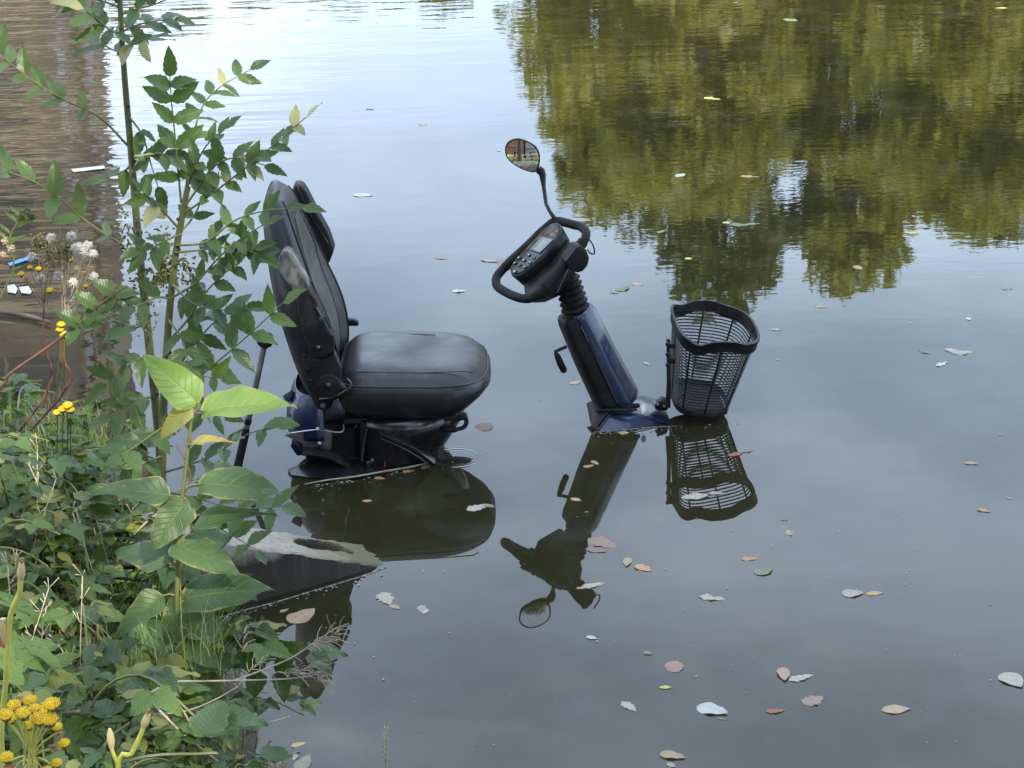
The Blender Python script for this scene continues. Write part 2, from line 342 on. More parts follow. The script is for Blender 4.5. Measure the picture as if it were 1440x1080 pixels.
def concrete_mat():
    m, nt = mat('weathered_concrete'); out = N(nt, 'ShaderNodeOutputMaterial'); b = N(nt, 'ShaderNodeBsdfPrincipled')
    geo = N(nt, 'ShaderNodeNewGeometry'); tcn = N(nt, 'ShaderNodeTexCoord')
    n1 = N(nt, 'ShaderNodeTexNoise', i={'Scale': 45, 'Detail': 10, 'Roughness': .85}); n2 = N(nt, 'ShaderNodeTexNoise', i={'Scale': 9, 'Detail': 6, 'Roughness': .6}); n3 = N(nt, 'ShaderNodeTexVoronoi', i={'Scale': 130})
    for n in (n1, n2, n3): L(nt, tcn.outputs['Object'], n.inputs['Vector'])
    c = N(nt, 'ShaderNodeMix', data_type='RGBA'); c.inputs['A'].default_value = (.18, .155, .115, 1); c.inputs['B'].default_value = (.32, .285, .23, 1)
    r = N(nt, 'ShaderNodeMapRange'); r.inputs[1].default_value = .36; r.inputs[2].default_value = .60; L(nt, n1.outputs['Fac'], r.inputs[0]); L(nt, r.outputs[0], c.inputs['Factor'])
    z = N(nt, 'ShaderNodeSeparateXYZ'); L(nt, geo.outputs['Position'], z.inputs[0])
    zz = N(nt, 'ShaderNodeMath', operation='MULTIPLY_ADD'); zz.inputs[1].default_value = .09; L(nt, n2.outputs['Fac'], zz.inputs[0]); zm = N(nt, 'ShaderNodeMath', operation='MULTIPLY'); zm.inputs[1].default_value = -1; L(nt, z.outputs['Z'], zm.inputs[0]); L(nt, zm.outputs[0], zz.inputs[2])
    # wet and algae-stained band above the water line
    wet = N(nt, 'ShaderNodeMapRange'); wet.inputs[1].default_value = -.055; wet.inputs[2].default_value = -.012; L(nt, zz.outputs[0], wet.inputs[0])
    alg = N(nt, 'ShaderNodeMapRange'); alg.inputs[1].default_value = -.05; alg.inputs[2].default_value = .02; L(nt, zz.outputs[0], alg.inputs[0])
    c2 = N(nt, 'ShaderNodeMix', data_type='RGBA'); c2.inputs['B'].default_value = (.085, .085, .032, 1); L(nt, alg.outputs[0], c2.inputs['Factor']); L(nt, c.outputs['Result'], c2.inputs['A'])
    # old dark growth on the steep side
    nr = N(nt, 'ShaderNodeSeparateXYZ'); L(nt, geo.outputs['True Normal'], nr.inputs[0])
    st = N(nt, 'ShaderNodeMapRange'); st.inputs[1].default_value = .75; st.inputs[2].default_value = .3; L(nt, nr.outputs['Z'], st.inputs[0])
    lowz = N(nt, 'ShaderNodeMapRange'); lowz.inputs[1].default_value = -.085; lowz.inputs[2].default_value = -.05; L(nt, zz.outputs[0], lowz.inputs[0])
    sf = N(nt, 'ShaderNodeMath', operation='MULTIPLY'); L(nt, st.outputs[0], sf.inputs[0]); L(nt, lowz.outputs[0], sf.inputs[1])
    c3 = N(nt, 'ShaderNodeMix', data_type='RGBA'); c3.inputs['B'].default_value = (.016, .012, .007, 1); L(nt, sf.outputs[0], c3.inputs['Factor']); L(nt, c2.outputs['Result'], c3.inputs['A'])
    sp = N(nt, 'ShaderNodeMapRange'); sp.inputs[1].default_value = .12; sp.inputs[2].default_value = .05; L(nt, n3.outputs['Distance'], sp.inputs[0])
    sp2 = N(nt, 'ShaderNodeMath', operation='MULTIPLY'); sp2.inputs[1].default_value = .25; L(nt, sp.outputs[0], sp2.inputs[0])
    c4 = N(nt, 'ShaderNodeMix', data_type='RGBA'); c4.inputs['B'].default_value = (.10, .09, .075, 1); L(nt, sp2.outputs[0], c4.inputs['Factor']); L(nt, c3.outputs['Result'], c4.inputs['A'])
    L(nt, c4.outputs['Result'], b.inputs['Base Color'])
    rr = N(nt, 'ShaderNodeMapRange'); rr.inputs[3].default_value = .88; rr.inputs[4].default_value = .75; L(nt, wet.outputs[0], rr.inputs[0]); L(nt, rr.outputs[0], b.inputs['Roughness'])
    bp = N(nt, 'ShaderNodeBump', i={'Strength': .8, 'Distance': .004}); L(nt, n1.outputs['Fac'], bp.inputs['Height']); L(nt, bp.outputs[0], b.inputs['Normal'])
    L(nt, b.outputs[0], out.inputs[0]); return m
M['concrete'] = concrete_mat()

RING = atz(640, 643)
def water_mat():
    m, nt = mat('pond_water'); out = N(nt, 'ShaderNodeOutputMaterial')
    geo = N(nt, 'ShaderNodeNewGeometry'); P = geo.outputs['Position']
    sep = N(nt, 'ShaderNodeSeparateXYZ'); L(nt, P, sep.inputs[0])
    def noise(scale, stretch, detail=3, rough=.5, rot=0):
        mp = N(nt, 'ShaderNodeMapping'); mp.inputs['Scale'].default_value = stretch; mp.inputs['Rotation'].default_value = (0, 0, rot)
        L(nt, P, mp.inputs[0]); n = N(nt, 'ShaderNodeTexNoise', i={'Scale': scale, 'Detail': detail, 'Roughness': rough}); L(nt, mp.outputs[0], n.inputs['Vector']); return n.outputs['Fac']
    def mr(x, a, b, c=0., d=1., smooth=True):
        n = N(nt, 'ShaderNodeMapRange', interpolation_type='SMOOTHSTEP' if smooth else 'LINEAR')
        for i, v in zip((1, 2, 3, 4), (a, b, c, d)): n.inputs[i].default_value = v
        L(nt, x, n.inputs[0]); return n.outputs[0]
    def mth(op, a, b=None, c=None):
        n = N(nt, 'ShaderNodeMath', operation=op)
        for i, v in enumerate((a, b, c)):
            if v is None: continue
            if isinstance(v, (int, float)): n.inputs[i].default_value = v
            else: L(nt, v, n.inputs[i])
        return n.outputs[0]
    # breeze ripples farther out, glassy by the bank
    lft = mr(sep.outputs['X'], -.8, -1.5)
    far = mr(mth('MULTIPLY_ADD', lft, 3.6, sep.outputs['Y']), 7.6, 13.0)
    patch = mr(noise(.45, (1, .6, 1), 2), .38, .62, .45, 1.)
    amp = mth('MULTIPLY', far, patch)
    left = mr(sep.outputs['X'], 0.0, -1.9); amp = mth('MULTIPLY', amp, mth('MULTIPLY_ADD', left, .75, .22))
    rip = noise(1.0, (1.1, 4.2, 1), 2, .45, .12)
    rip2 = noise(1.0, (3.4, 9.5, 1), 2, .5, -.16)
    h = mth('ADD', mth('MULTIPLY', rip, .0085), mth('MULTIPLY', rip2, .0034))
    h = mth('MULTIPLY', h, amp)
    calm = mth('MULTIPLY', noise(1.0, (2.2, 4.0, 1), 2), .0004)
    h = mth('ADD', h, calm)
    sm = mth('MULTIPLY', noise(1.0, (13, 22, 1), 2), mth('MULTIPLY', mr(sep.outputs['Y'], 5.6, 9.0), mth('MULTIPLY_ADD', mr(sep.outputs['X'], -.4, .8),   .00018, .0001))); h = mth('ADD', h, sm)
    # rings spreading from the sunken wheel
    dv = N(nt, 'ShaderNodeVectorMath', operation='DISTANCE'); L(nt, P, dv.inputs[0]); dv.inputs[1].default_value = tuple(RING)
    r = dv.outputs['Value']
    g = mth('EXPONENT', mth('MULTIPLY', mth('POWER', mth('DIVIDE', mth('SUBTRACT', r, .066), .017), 2.), -1.))
    h = mth('ADD', h, mth('MULTIPLY', mth('MULTIPLY', mth('SINE', mth('MULTIPLY', r, 2 * math.pi / .015)), g), .00028))
    bp = N(nt, 'ShaderNodeBump', i={'Strength': 1.0, 'Distance': 1.0}); L(nt, h, bp.inputs['Height'])
    # body colour: browner towards the left side, olive elsewhere
    left_tone = mr(mth('ADD', mth('MULTIPLY', noise(.8, (1, 1, 1), 4), 1.2), sep.outputs['X']), .1, -1.1)
    c = N(nt, 'ShaderNodeMix', data_type='RGBA'); c.inputs['A'].default_value = (.026, .0245, .010, 1); c.inputs['B'].default_value = (.048, .037, .022, 1)
    L(nt, left_tone, c.inputs['Factor'])
    # faint scum film
    fm = mr(noise(3.2, (1, 1, 1), 6, .65), .50, .72, 0, .30)
    c2 = N(nt, 'ShaderNodeMix', data_type='RGBA'); c2.inputs['B'].default_value = (.075, .075, .068, 1); L(nt, fm, c2.inputs['Factor']); L(nt, c.outputs['Result'], c2.inputs['A'])
    df = N(nt, 'ShaderNodeBsdfDiffuse'); L(nt, c2.outputs['Result'], df.inputs[0])
    tr = N(nt, 'ShaderNodeBsdfTransparent', i={0: (.62, .60, .40, 1)})
    body = N(nt, 'ShaderNodeMixShader', i={0: .30}); L(nt, df.outputs[0], body.inputs[1]); L(nt, tr.outputs[0], body.inputs[2])
    gl = N(nt, 'ShaderNodeBsdfGlossy', i={'Roughness': .012}); gl.inputs['Color'].default_value = (1, 1, 1, 1); L(nt, bp.outputs[0], gl.inputs['Normal'])
    fz = N(nt, 'ShaderNodeFresnel', i={'IOR': 1.34}); L(nt, bp.outputs[0], fz.inputs['Normal'])
    ms = N(nt, 'ShaderNodeMixShader'); L(nt, fz.outputs[0], ms.inputs[0]); L(nt, body.outputs[0], ms.inputs[1]); L(nt, gl.outputs[0], ms.inputs[2])
    L(nt, ms.outputs[0], out.inputs[0]); return m
M['water'] = water_mat()
#@@STRUCT
# ------------------------------------------------------------------ ground and water
SHORE = [(-14, 8.6), (-6, 7.2), (-3.2, 6.6), (-1.62, 6.0), (-1.28, 5.7), (-1.02, 5.2), (-.86, 4.75), (-.70, 4.38), (-.60, 3.95), (-.50, 3.55), (-.20, 3.05), (.5, 2.6), (1.8, 2.3), (6, 2.1), (16, 1.6)]
def shore_d(x, y):
    """distance to the near shoreline, positive inland."""
    best = 1e9; sgn = 1
    for (ax, ay), (bx, by) in zip(SHORE, SHORE[1:]):
        dx, dy = bx - ax, by - ay; t = max(0, min(1, ((x - ax) * dx + (y - ay) * dy) / (dx * dx + dy * dy)))
        qx, qy = ax + dx * t - x, ay + dy * t - y; d = math.hypot(qx, qy)
        if d < best:
            best = d; sgn = 1 if (dx * (y - ay) - dy * (x - ax)) < 0 else -1
    return best * sgn
def hsh(x, y): 
    return math.sin(x * 3.1 + 1.3 * math.sin(y * 2.3)) * math.sin(y * 2.7 + 1.7 * math.sin(x * 1.9))
def ground_z(x, y):
    if y > 24: return -.6 + 1.1 * min(1, max(0, (y - 27) / 2.0)) + (0.02 * hsh(x * .3, y * .3))
    d = shore_d(x, y)
    if d < 0: return max(-.6, d * .55 - .01)
    return .02 + .62 * (1 - math.exp(-d * .75)) + .12 * min(d, 1.) * .3 * hsh(x * 2, y * 2) + .012 * hsh(x * 9, y * 9)
def axis(lo, hi, dense):
    out = []; a, b, st = dense
    x = lo
    while x < a - 1e-6: out.append(x); x += max(st, (a - x) * .35)
    x = a
    while x < b: out.append(x); x += st
    while x < hi: out.append(x); x += max(st, (x - b) * .35)
    out.append(hi); return out
gx = axis(-150, 150, (-2.4, .6, .06)); gy = axis(-160, 24, (1.8, 6.6, .06))[:-1] + [24, 26, 27, 27.6, 28.2, 29, 31, 36, 50, 90, 180, 320]
gv = [(x, y, ground_z(x, y)) for y in gy for x in gx]; nx = len(gx)
gf = [(j * nx + i, j * nx + i + 1, (j + 1) * nx + i + 1, (j + 1) * nx + i) for j in range(len(gy) - 1) for i in range(nx - 1)]
tag(mk('ground', gv, gf, M['soil']), kind='structure', label='dark earth of the pond bank and bed')
tag(mk('pond_water', [(-150, -3, 0), (150, -3, 0), (150, 28.4, 0), (-150, 28.4, 0)], [(0, 1, 2, 3)], M['water']), kind='structure', label='murky still pond water')
# lawn behind the far bank and behind the path
M['lawn'] = noise_mat('lawn', (.05, .085, .02), (.09, .13, .035), 1.5, .9)
def lawn(name, x0, x1, y0, y1, n):
    vs_ = []; fs = []
    for j in range(n + 1):
        for i in range(n + 1):
            x = x0 + (x1 - x0) * i / n; y = y0 + (y1 - y0) * j / n
            vs_.append((x, y, ground_z(x, y) + .03))
    for j in range(n):
        for i in range(n): a = j * (n + 1) + i; fs.append((a, a + 1, a + n + 2, a + n + 1))
    return mk(name, vs_, fs, M['lawn'])
tag(lawn('lawn', -140, 140, 29.2, 300, 30), kind='structure', label='grass behind the far bank')
tag(lawn('lawn', -60, 60, -60, -3.5, 30), kind='structure', label='grass behind the path')

# ------------------------------------------------------------------ the scooter, sunk in the pond
SC = empty('mobility_scooter', (-.25, 5.55, 0), 'black and blue mobility scooter sunk to its seat in the pond', 'mobility scooter')

# seat cushion -------------------------------------------------------
def seat_ring(inset, z, n=56, tilt=0.0):
    cx, cy, hx, hy = -.285, 5.56, .212 - inset, .228 - inset
    out = []
    for k in range(n):
        t = 2 * math.pi * k / n; c, s = math.cos(t), math.sin(t)
        e = 2 / (4.2 if c > 0 else 6)
        x = math.copysign(abs(c) ** e, c); y = math.copysign(abs(s) ** e, s)
        hxx = hx - max(0, .222 - z) * .85 * max(0, c) ** .5
        bow = .014 * (1 - y * y) * max(0, x)
        yy = y * hy * (1 - .05 * max(0, x) ** 2)
        out.append(V((cx + x * (hxx if c > 0 else hx) + bow, cy + yy * (1 - max(0, .19 - z) * .8), z + tilt * (x) )))
    return out
prof = [(.10, .142), (.05, .146), (.026, .154), (.010, .172), (.001, .200), (0, .224), (.002, .238), (.006, .2490), (.010, .2535), (.014, .2575), (.022, .2690), (.034, .2800), (.052, .2885), (.08, .2935), (.115, .2940), (.15, .2920), (.20, .289)]
seat = loft('seat_cushion', [seat_ring(i, z, tilt=-.007) for i, z in prof], M['vinyl'], SC)
pr = seat_ring(.0090, .2545, 80, -.007)
tube('piping', pr, .0024, M['vinyl'], seat, 6, closed=True)
pr2 = seat_ring(.0015, .238, 80, -.007); tube('seam', pr2, .0013, M['vinyl'], seat, 5, closed=True)
def on_seat(x, y):
    # height of the cushion top (approximate) for seam lines
    ex = min(abs(x + .285 - .212), abs(x + .285 + .212)); ey = min(abs(y - 5.56 - .228), abs(y - 5.56 + .228)); e = min(ex, ey)
    zz = [(.0, .224), (.014, .2575), (.022, .269), (.034, .280), (.052, .2885), (.08, .2935), (.115, .294), (.15, .292), (.2, .289)]
    for (a, za), (b, zb) in zip(zz, zz[1:]):
        if a <= e <= b: return za + (zb - za) * (e - a) / (b - a) - .007 * (x + .285) / .21
    return .288
def seam(pts, parent, r=.0016): return tube('seam', [V((x, y, on_seat(x, y) + .0002)) for x, y in pts], r, M['vinyl'], parent, 5)
ln = lambda a, b, n: [(a[0] + (b[0] - a[0]) * k / n, a[1] + (b[1] - a[1]) * k / n) for k in range(n + 1)]
seam(ln((-.345, 5.375), (-.345, 5.715), 24), seat)
seam([(-.46 + .24 * k / 20, 5.685 + .008 * math.sin(k / 20 * math.pi)) for k in range(21)], seat, .0011)
seam([(-.47 + .36 * k / 20, 5.385 - .008 * math.sin(k / 20 * math.pi)) for k in range(21)], seat)

# backrest ------------------------------------------------------------
def ip(tab, z):
    if z <= tab[0][0]: return tab[0][1]
    if z >= tab[-1][0]: return tab[-1][1]
    n = len(tab)
    def m(i):
        a, b = tab[max(0, i - 1)], tab[min(n - 1, i + 1)]; return (b[1] - a[1]) / (b[0] - a[0])
    for i in range(n - 1):
        (a, va), (b, vb) = tab[i], tab[i + 1]
        if z <= b:
            h = b - a; t = (z - a) / h
            return va * (1 + 2 * t) * (1 - t) ** 2 + h * m(i) * t * (1 - t) ** 2 + vb * t * t * (3 - 2 * t) + h * m(i + 1) * t * t * (t - 1)
BK = [(.185, -.560), (.26, -.600), (.40, -.640), (.52, -.664), (.66, -.678), (.74, -.679), (.785, -.664)]
FR = [(.185, -.505), (.24, -.476), (.30, -.464), (.37, -.468), (.44, -.486), (.51, -.513), (.60, -.545), (.70, -.582), (.76, -.607), (.785, -.640)]
HW = [(.185, .185), (.24, .208), (.30, .222), (.42, .222), (.52, .205), (.62, .170), (.70, .138), (.755, .112), (.785, .080)]
YC = 5.555
def back_ring(z, n=52):
    xb, xf, hw = ip(BK, z), ip(FR, z), ip(HW, z); out = []
    cx, hx = (xb + xf) / 2, (xf - xb) / 2
    for k in range(n):
        t = 2 * math.pi * k / n; c, s = math.cos(t), math.sin(t)
        x = math.copysign(abs(c) ** .62, c); y = math.copysign(abs(s) ** .7, s)
        dish = 0
        if c > 0: dish = -.040 * max(0, 1 - (y / .80) ** 2) ** 1.0 * min(1, max(0, (.74 - z) / .2)) * min(1, (z - .18) / .08)
        out.append(V((cx + x * hx + dish, YC + y * hw, z)))
    return out
zs = [.185, .19, .20, .22, .25, .28, .31, .35, .39, .43, .47, .51, .55, .59, .63, .67, .70, .73, .75, .765, .776, .783, .786]
back = loft('backrest', [back_ring(z) for z in zs], M['vinyl'], SC)
def front_x(z, y):
    xb, xf, hw = ip(BK, z), ip(FR, z), ip(HW, z); yn = min(.99, abs(y - YC) / hw)
    cx, hx = (xb + xf) / 2, (xf - xb) / 2
    c = (1 - yn ** (2 / .7)) ** .5 if yn < 1 else 0
    return cx + (c ** .62) * hx - .040 * max(0, 1 - (yn / .8) ** 2) * min(1, max(0, (.74 - z) / .2)) * min(1, (z - .18) / .08)
# pale centre panel on the front of the backrest, with its seams
pv, pf = [], []; nz_, ny_ = 26, 12
def phw(z): return .118 * min(1, .55 + 1.2 * (z - .2)) * (1 if z < .6 else max(.25, 1 - (z - .6) / .2))
for j in range(nz_ + 1):
    z = .25 + .46 * j / nz_
    for i in range(ny_ + 1):
        y = YC + phw(z) * (2 * i / ny_ - 1); ed = 0 if i in (0, ny_) or j in (0, nz_) else .004
        pv.append(V((front_x(z, y) + ed - .0005, y, z)))
for j in range(nz_):
    for i in range(ny_): a = j * (ny_ + 1) + i; pf.append((a, a + 1, a + ny_ + 2, a + ny_ + 1))
mk('centre_panel', pv, pf, M['panel_vinyl'], back)
for s in (-1, 1):
    tube('seam', [V((front_x(z, YC + s * phw(z)) + .001, YC + s * phw(z), z)) for z in [.25 + .46 * k / 30 for k in range(31)]], .0022, M['vinyl'], back, 5)
    # piping where side and front meet
    def edge(z):
        r = back_ring(z, 52); return r[7] if s > 0 else r[45]
    tube('piping', [edge(.205 + .56 * k / 36) + V((.0015, 0, 0)) for k in range(37)], .0028, M['vinyl'], back, 6)
disc('headrest_hole', (-.652, 5.515, .7858), (0, 0, 1), .007, .0008, M['dark'], back, 14, 0)
bx_ = box('reflector', tuple(aty(416, 478, 5.46)), (.006, .006, .012), M['redlens'], back, .001)

# armrests folded up beside the backrest -------------------------------
def arm(px, y0, y1, m, tipm=None, lab=None):
    pts = [aty(x, y, y0) for x, y in px]
    o = prism('armrest', pts, V((0, y1 - y0, 0)), m, SC, .010, 1.0, 3)
    return o
near_arm = arm([(416, 414), (434, 404), (447, 430), (459, 458), (469, 474), (471, 486), (468, 497), (455, 505), (441, 507), (434, 498), (426, 470), (419, 440)], 5.275, 5.335, M['plastic'])
tip = prism('armrest_pad', [aty(x, y, 5.268) for x, y in [(389, 368), (394, 357), (400, 353), (407, 357), (414, 368), (422, 384), (435, 405), (416, 417), (405, 400), (393, 384)]], V((.004, .062, 0)), M['mud'], near_arm, .011, 1.0, 3)
for a, b in [((439, 415), (446, 427)), ((457, 446), (465, 462)), ((468, 471), (470, 480))]:
    tube('slot', [aty(*a, 5.2735), aty(*b, 5.2735)], .0042, M['dark'], near_arm, 6)
tube('latch', [aty(444, 432, 5.271), aty(452, 446, 5.271)], .006, M['gloss'], near_arm, 6)
disc('latch_pin', aty(451, 448, 5.268), (0, -1, 0), .0045, .003, M['darksteel'], near_arm)
disc('bolt', aty(448, 488, 5.276), (0, -1, 0), .0085, .005, M['gloss'], near_arm, 12)
disc('bolt_head', aty(448, 488, 5.270), (0, -1, 0), .004, .002, M['steel'], near_arm, 8, .0005)
far_arm = arm([(411, 268), (413, 261), (419, 259), (426, 263), (432, 272), (446, 300), (462, 328), (466, 340), (470, 352), (462, 372), (440, 345), (420, 300), (413, 282)], 5.79, 5.85, M['plastic'])
tube('trim_line', [aty(x, y, 5.788) for x, y in [(417, 262), (423, 276), (440, 310), (461, 342)]], .003, M['gloss'], far_arm, 5)
# side brackets and recliner
br = prism('hinge_bracket', [aty(x, y, 5.305) for x, y in [(424, 500), (455, 505), (470, 495), (480, 520), (478, 540), (486, 546), (488, 552), (476, 562), (450, 566), (441, 552), (430, 530)]], V((0, .03, 0)), M['plastic'], SC, .005)
disc('hinge_disc', aty(462, 541, 5.30), (0, -1, 0), .034, .010, M['plastic'], br, 22, .004)
disc('hinge_cap', aty(462, 541, 5.288), (0, -1, 0), .015, .006, M['gloss'], br, 16, .002)
disc('hinge_bolt', aty(462, 541, 5.281), (0, -1, 0), .006, .003, M['darksteel'], br, 10, .001)
for p in [(449, 515), (432, 519), (428, 500), (436, 535)]: disc('bolt', aty(*p, 5.304), (0, -1, 0), .0065, .005, M['gloss'], br, 10, .001)
tube('trim_wire', [aty(x, y, 5.296) for x, y in [(449, 561), (465, 559), (481, 552), (492, 545), (494, 539), (488, 532)]], .0022, M['darksteel'], br, 6, smooth_n=3)
disc('pivot_cap', aty(454, 570, 5.34), (0, -1, 0), .007, .006, M['darksteel'], br)
lv = prism('recline_lever', [aty(x, y, 5.80) for x, y in [(481, 448), (498, 450), (504, 453), (504, 459), (484, 459), (480, 456)]], V((0, .02, 0)), M['plastic'], SC, .004)

# underneath the seat ---------------------------------------------------
def ell(cx, cy, rx, ry, z, n=40): return [V((cx + rx * math.cos(t), cy + ry * math.sin(t), z)) for t in [2 * math.pi * k / n for k in range(n)]]
loft('battery_cowl', [ell(-.35, 5.53, .118, .16, -.06), ell(-.34, 5.53, .128, .162, .0), ell(-.325, 5.53, .150, .165, .05), ell(-.31, 5.53, .166, .168, .10), ell(-.305, 5.53, .175, .168, .145)], M['gloss'], SC)
box('seat_plate', (-.32, 5.56, .136), (.16, .16, .008), M['plastic'], SC)
tube('seat_lever', [aty(x, y, 5.40) for x, y in [(655, 588), (656, 594), (653, 600), (646, 603), (640, 604)]], .0065, M['plastic'], SC, 8, smooth_n=3)
tube('lever_grip', [aty(x, y, 5.40) for x, y in [(621, 603), (623, 603.3), (640, 603.8), (642, 603.8)]], [.006, .0095, .0095, .007], M['rubber'], SC, 10)
prism('slide_rail', [aty(x, y, 5.44) for x, y in [(560, 582), (655, 586), (658, 590), (640, 594), (560, 592)]], V((0, .04, 0)), M['plastic'], SC, .003)
# curved edge of the broken body shell, running down into the water
def strip(name, px, y0, wd, th, m, parent):
    c = spline([aty(x, y, yy) for (x, y), yy in zip(px, y0)], 6); n = len(c); v = []; f = []
    for i, p in enumerate(c):
        t = (c[min(i + 1, n - 1)] - c[max(0, i - 1)]).normalized(); s = V((0, 1, 0)); u = s.cross(t).normalized()
        if u.z < 0: u = -u
        for a, b in ((-1, -1), (1, -1), (1, 1), (-1, 1)): v.append(p + V((0, 1, .0)) * a * wd + u * b * th)
    for i in range(n - 1):
        for k in range(4): k2 = (k + 1) % 4; f.append((i * 4 + k, i * 4 + k2, i * 4 + 4 + k2, i * 4 + 4 + k))
    f += [(3, 2, 1, 0), tuple((n - 1) * 4 + k for k in range(4))]
    o = mk(name, v, f, m, parent); return bevel(o, .0025)
strip('shell_edge', [(534, 607), (556, 616), (580, 628), (598, 641), (611, 651)], [5.36, 5.36, 5.37, 5.385, 5.40], .022, .006, M['gloss'], SC)
tube('shell_edge_trim', [aty(x, y, 5.345) for x, y in [(536, 617), (556, 625), (576, 635), (592, 645), (600, 652)]], .0011, M['darksteel'], SC, 5, smooth_n=4)
# rear shroud in blue
def shroud():
    v, f = [], []; nA, nZ = 26, 8
    for j in range(nZ + 1):
        t = j / nZ; z = .100 + .115 * t
        for i in range(nA + 1):
            a = math.pi * (.5 + i / nA)      # from far side round the back to near side
            rx = .115 - .030 * t ** 2; ry = .175 - .025 * t ** 2
            c_, s_ = math.cos(a), math.sin(a)
            v.append(V((-.535 + rx * math.copysign(abs(c_) ** .7, c_), 5.555 - ry * math.copysign(abs(s_) ** .8, -s_) * -1, z - (.012 * (1 - t) * abs(s_)))))
    for j in range(nZ):
        for i in range(nA): a = j * (nA + 1) + i; f.append((a, a + 1, a + nA + 2, a + nA + 1))
    o = mk('rear_shroud', v, f, M['blue'], SC)
    md = o.modifiers.new('thick', 'SOLIDIFY'); md.thickness = .006
    return o
shroud()
for pts in ([(408, 628), (410, 622), (430, 628), (428, 640), (418, 642)],): prism('shroud_corner', [aty(x, y, 5.43) for x, y in pts], V((0, .05, 0)), M['blue'], SC, .004)
box('gearbox', (-.525, 5.56, .02), (.075, .12, .085), M['rubber'], SC, .012)
prism('rear_frame', [aty(x, y, 5.47) for x, y in [(458, 590), (545, 585), (540, 655), (508, 655), (500, 628), (492, 626), (474, 642), (455, 640), (448, 615)]], V((0, .05, 0)), M['rubber'], SC, .004)
prism('fender_plate', [aty(x, y, 5.385) for x, y in [(399, 612), (425, 607), (455, 604), (466, 606), (465, 633), (450, 635), (428, 633), (426, 628), (426, 625)]], V((.004, .012, 0)), M['darksteel'], SC, .0015)
tube('brake_rod', [aty(x, y, 5.378) for x, y in [(409, 609), (430, 606), (447, 604.5), (465, 607), (478, 608), (483, 605), (483, 597)]], .0022, M['steel'], SC, 6, smooth_n=4)
for p in [(447, 603), (449.5, 623)]:
    b_ = disc('bolt', aty(*p, 5.375), (0, -1, .3), .0058, .012, M['steel'], SC, 6, .001)
tube('bolt_stem', [aty(449.5, 623, 5.375), aty(450, 634, 5.375)], .005, M['gloss'], SC, 8)
strip('wheel_guard', [(426, 635), (446, 636), (466, 641), (484, 650), (498, 659)], [5.36, 5.36, 5.37, 5.38, 5.39], .025, .004, M['rubber'], SC)
for px, y in (([(507, 590), (516, 590), (512, 650), (506, 650)], 5.40), ([(519, 590), (526, 590), (525, 655), (518, 655)], 5.42), ([(531, 588), (545, 588), (545, 640), (538, 640)], 5.46)):
    prism('seat_post', [aty(a, b, y) for a, b in px], V((0, .03, 0)), M['rubber'] if y < 5.42 else M['plastic'], SC, .002)
tube('brake_cable', [aty(x, y, 5.395) for x, y in [(516, 603), (513, 618), (511, 630), (509, 648)]], .0018, M['darksteel'], SC, 5, smooth_n=3)
tube('spring_clip', [aty(x, y, 5.41) for x, y in [(505, 588), (503, 596), (499, 602)]], .0015, M['darksteel'], SC, 5)
disc('axle_nut', aty(524, 647, 5.39), (0, -1, .6), .0045, .006, M['darksteel'], SC, 8, .0015)
tube('axle_pin', [aty(513, 652, 5.40), aty(524, 648, 5.395), aty(536, 648, 5.395)], .003, M['darksteel'], SC, 6)
tl = prism('tail_light', [aty(x, y, 5.372) for x, y in [(539, 640), (556, 644), (563, 651), (564, 668), (538, 668)]], V((.006, .03, 0)), M['redlens'], SC, .006)
box('battery_tray', (-.42, 5.47, .006), (.085, .05, .012), M['rubber'], SC, .003)
# floorboard edge lying awash
fb = hull('floor_pan', [atz(404, 660, .008), atz(410, 668, .006), atz(470, 676, .004), atz(545, 668, .004), atz(540, 648, .010), atz(480, 645, .012), atz(437, 647, .016)] + [atz(410, 666, -.02), atz(540, 668, -.02), atz(540, 650, -.02), atz(440, 650, -.02)], M['gloss'], SC, .002)
prism('shroud_shard', [aty(x, y, 5.46) for x, y in [(397, 557), (409, 549), (411, 556), (406, 566), (400, 563)]], V((.004, .01, 0)), M['darksteel'], SC, .001)
prism('shroud_shard', [aty(x, y, 5.46) for x, y in [(397, 596), (405, 586), (408, 594), (407, 600)]], V((.004, .01, 0)), M['blue'], SC, .001)
prism('shroud_shard', [aty(x, y, 5.44) for x, y in [(405, 582), (413, 590), (414, 597), (409, 607), (407, 600)]], V((.004, .006, 0)), M['darksteel'], SC, .001)
# sunken wheel and deck
def wheel(c, r, wd):
    n = V((.05, 1, 0)).normalized(); a = V((1, -.05, 0)).normalized(); ring = [V(c) + (a * math.cos(t) + V((0, 0, 1)) * math.sin(t)) * (r - .03) for t in [2 * math.pi * k / 32 for k in range(32)]]
    o = tube('wheel', ring, .035, M['rubber'], SC, 10, closed=True); disc('rim', V(c) - n * wd * .4, n, r - .05, wd * .8, M['darksteel'], o, 24); return o
wheel((-.52, 5.36, -.17), .13, .07); wheel((-.52, 5.78, -.17), .13, .07); wheel((.44, 5.72, -.17), .12, .07); wheel((-.165, 5.42, -.125), .13, .06)
box('floor_deck', (.0, 5.64, -.22), (.26, .19, .02), M['rubber'], SC, .01)

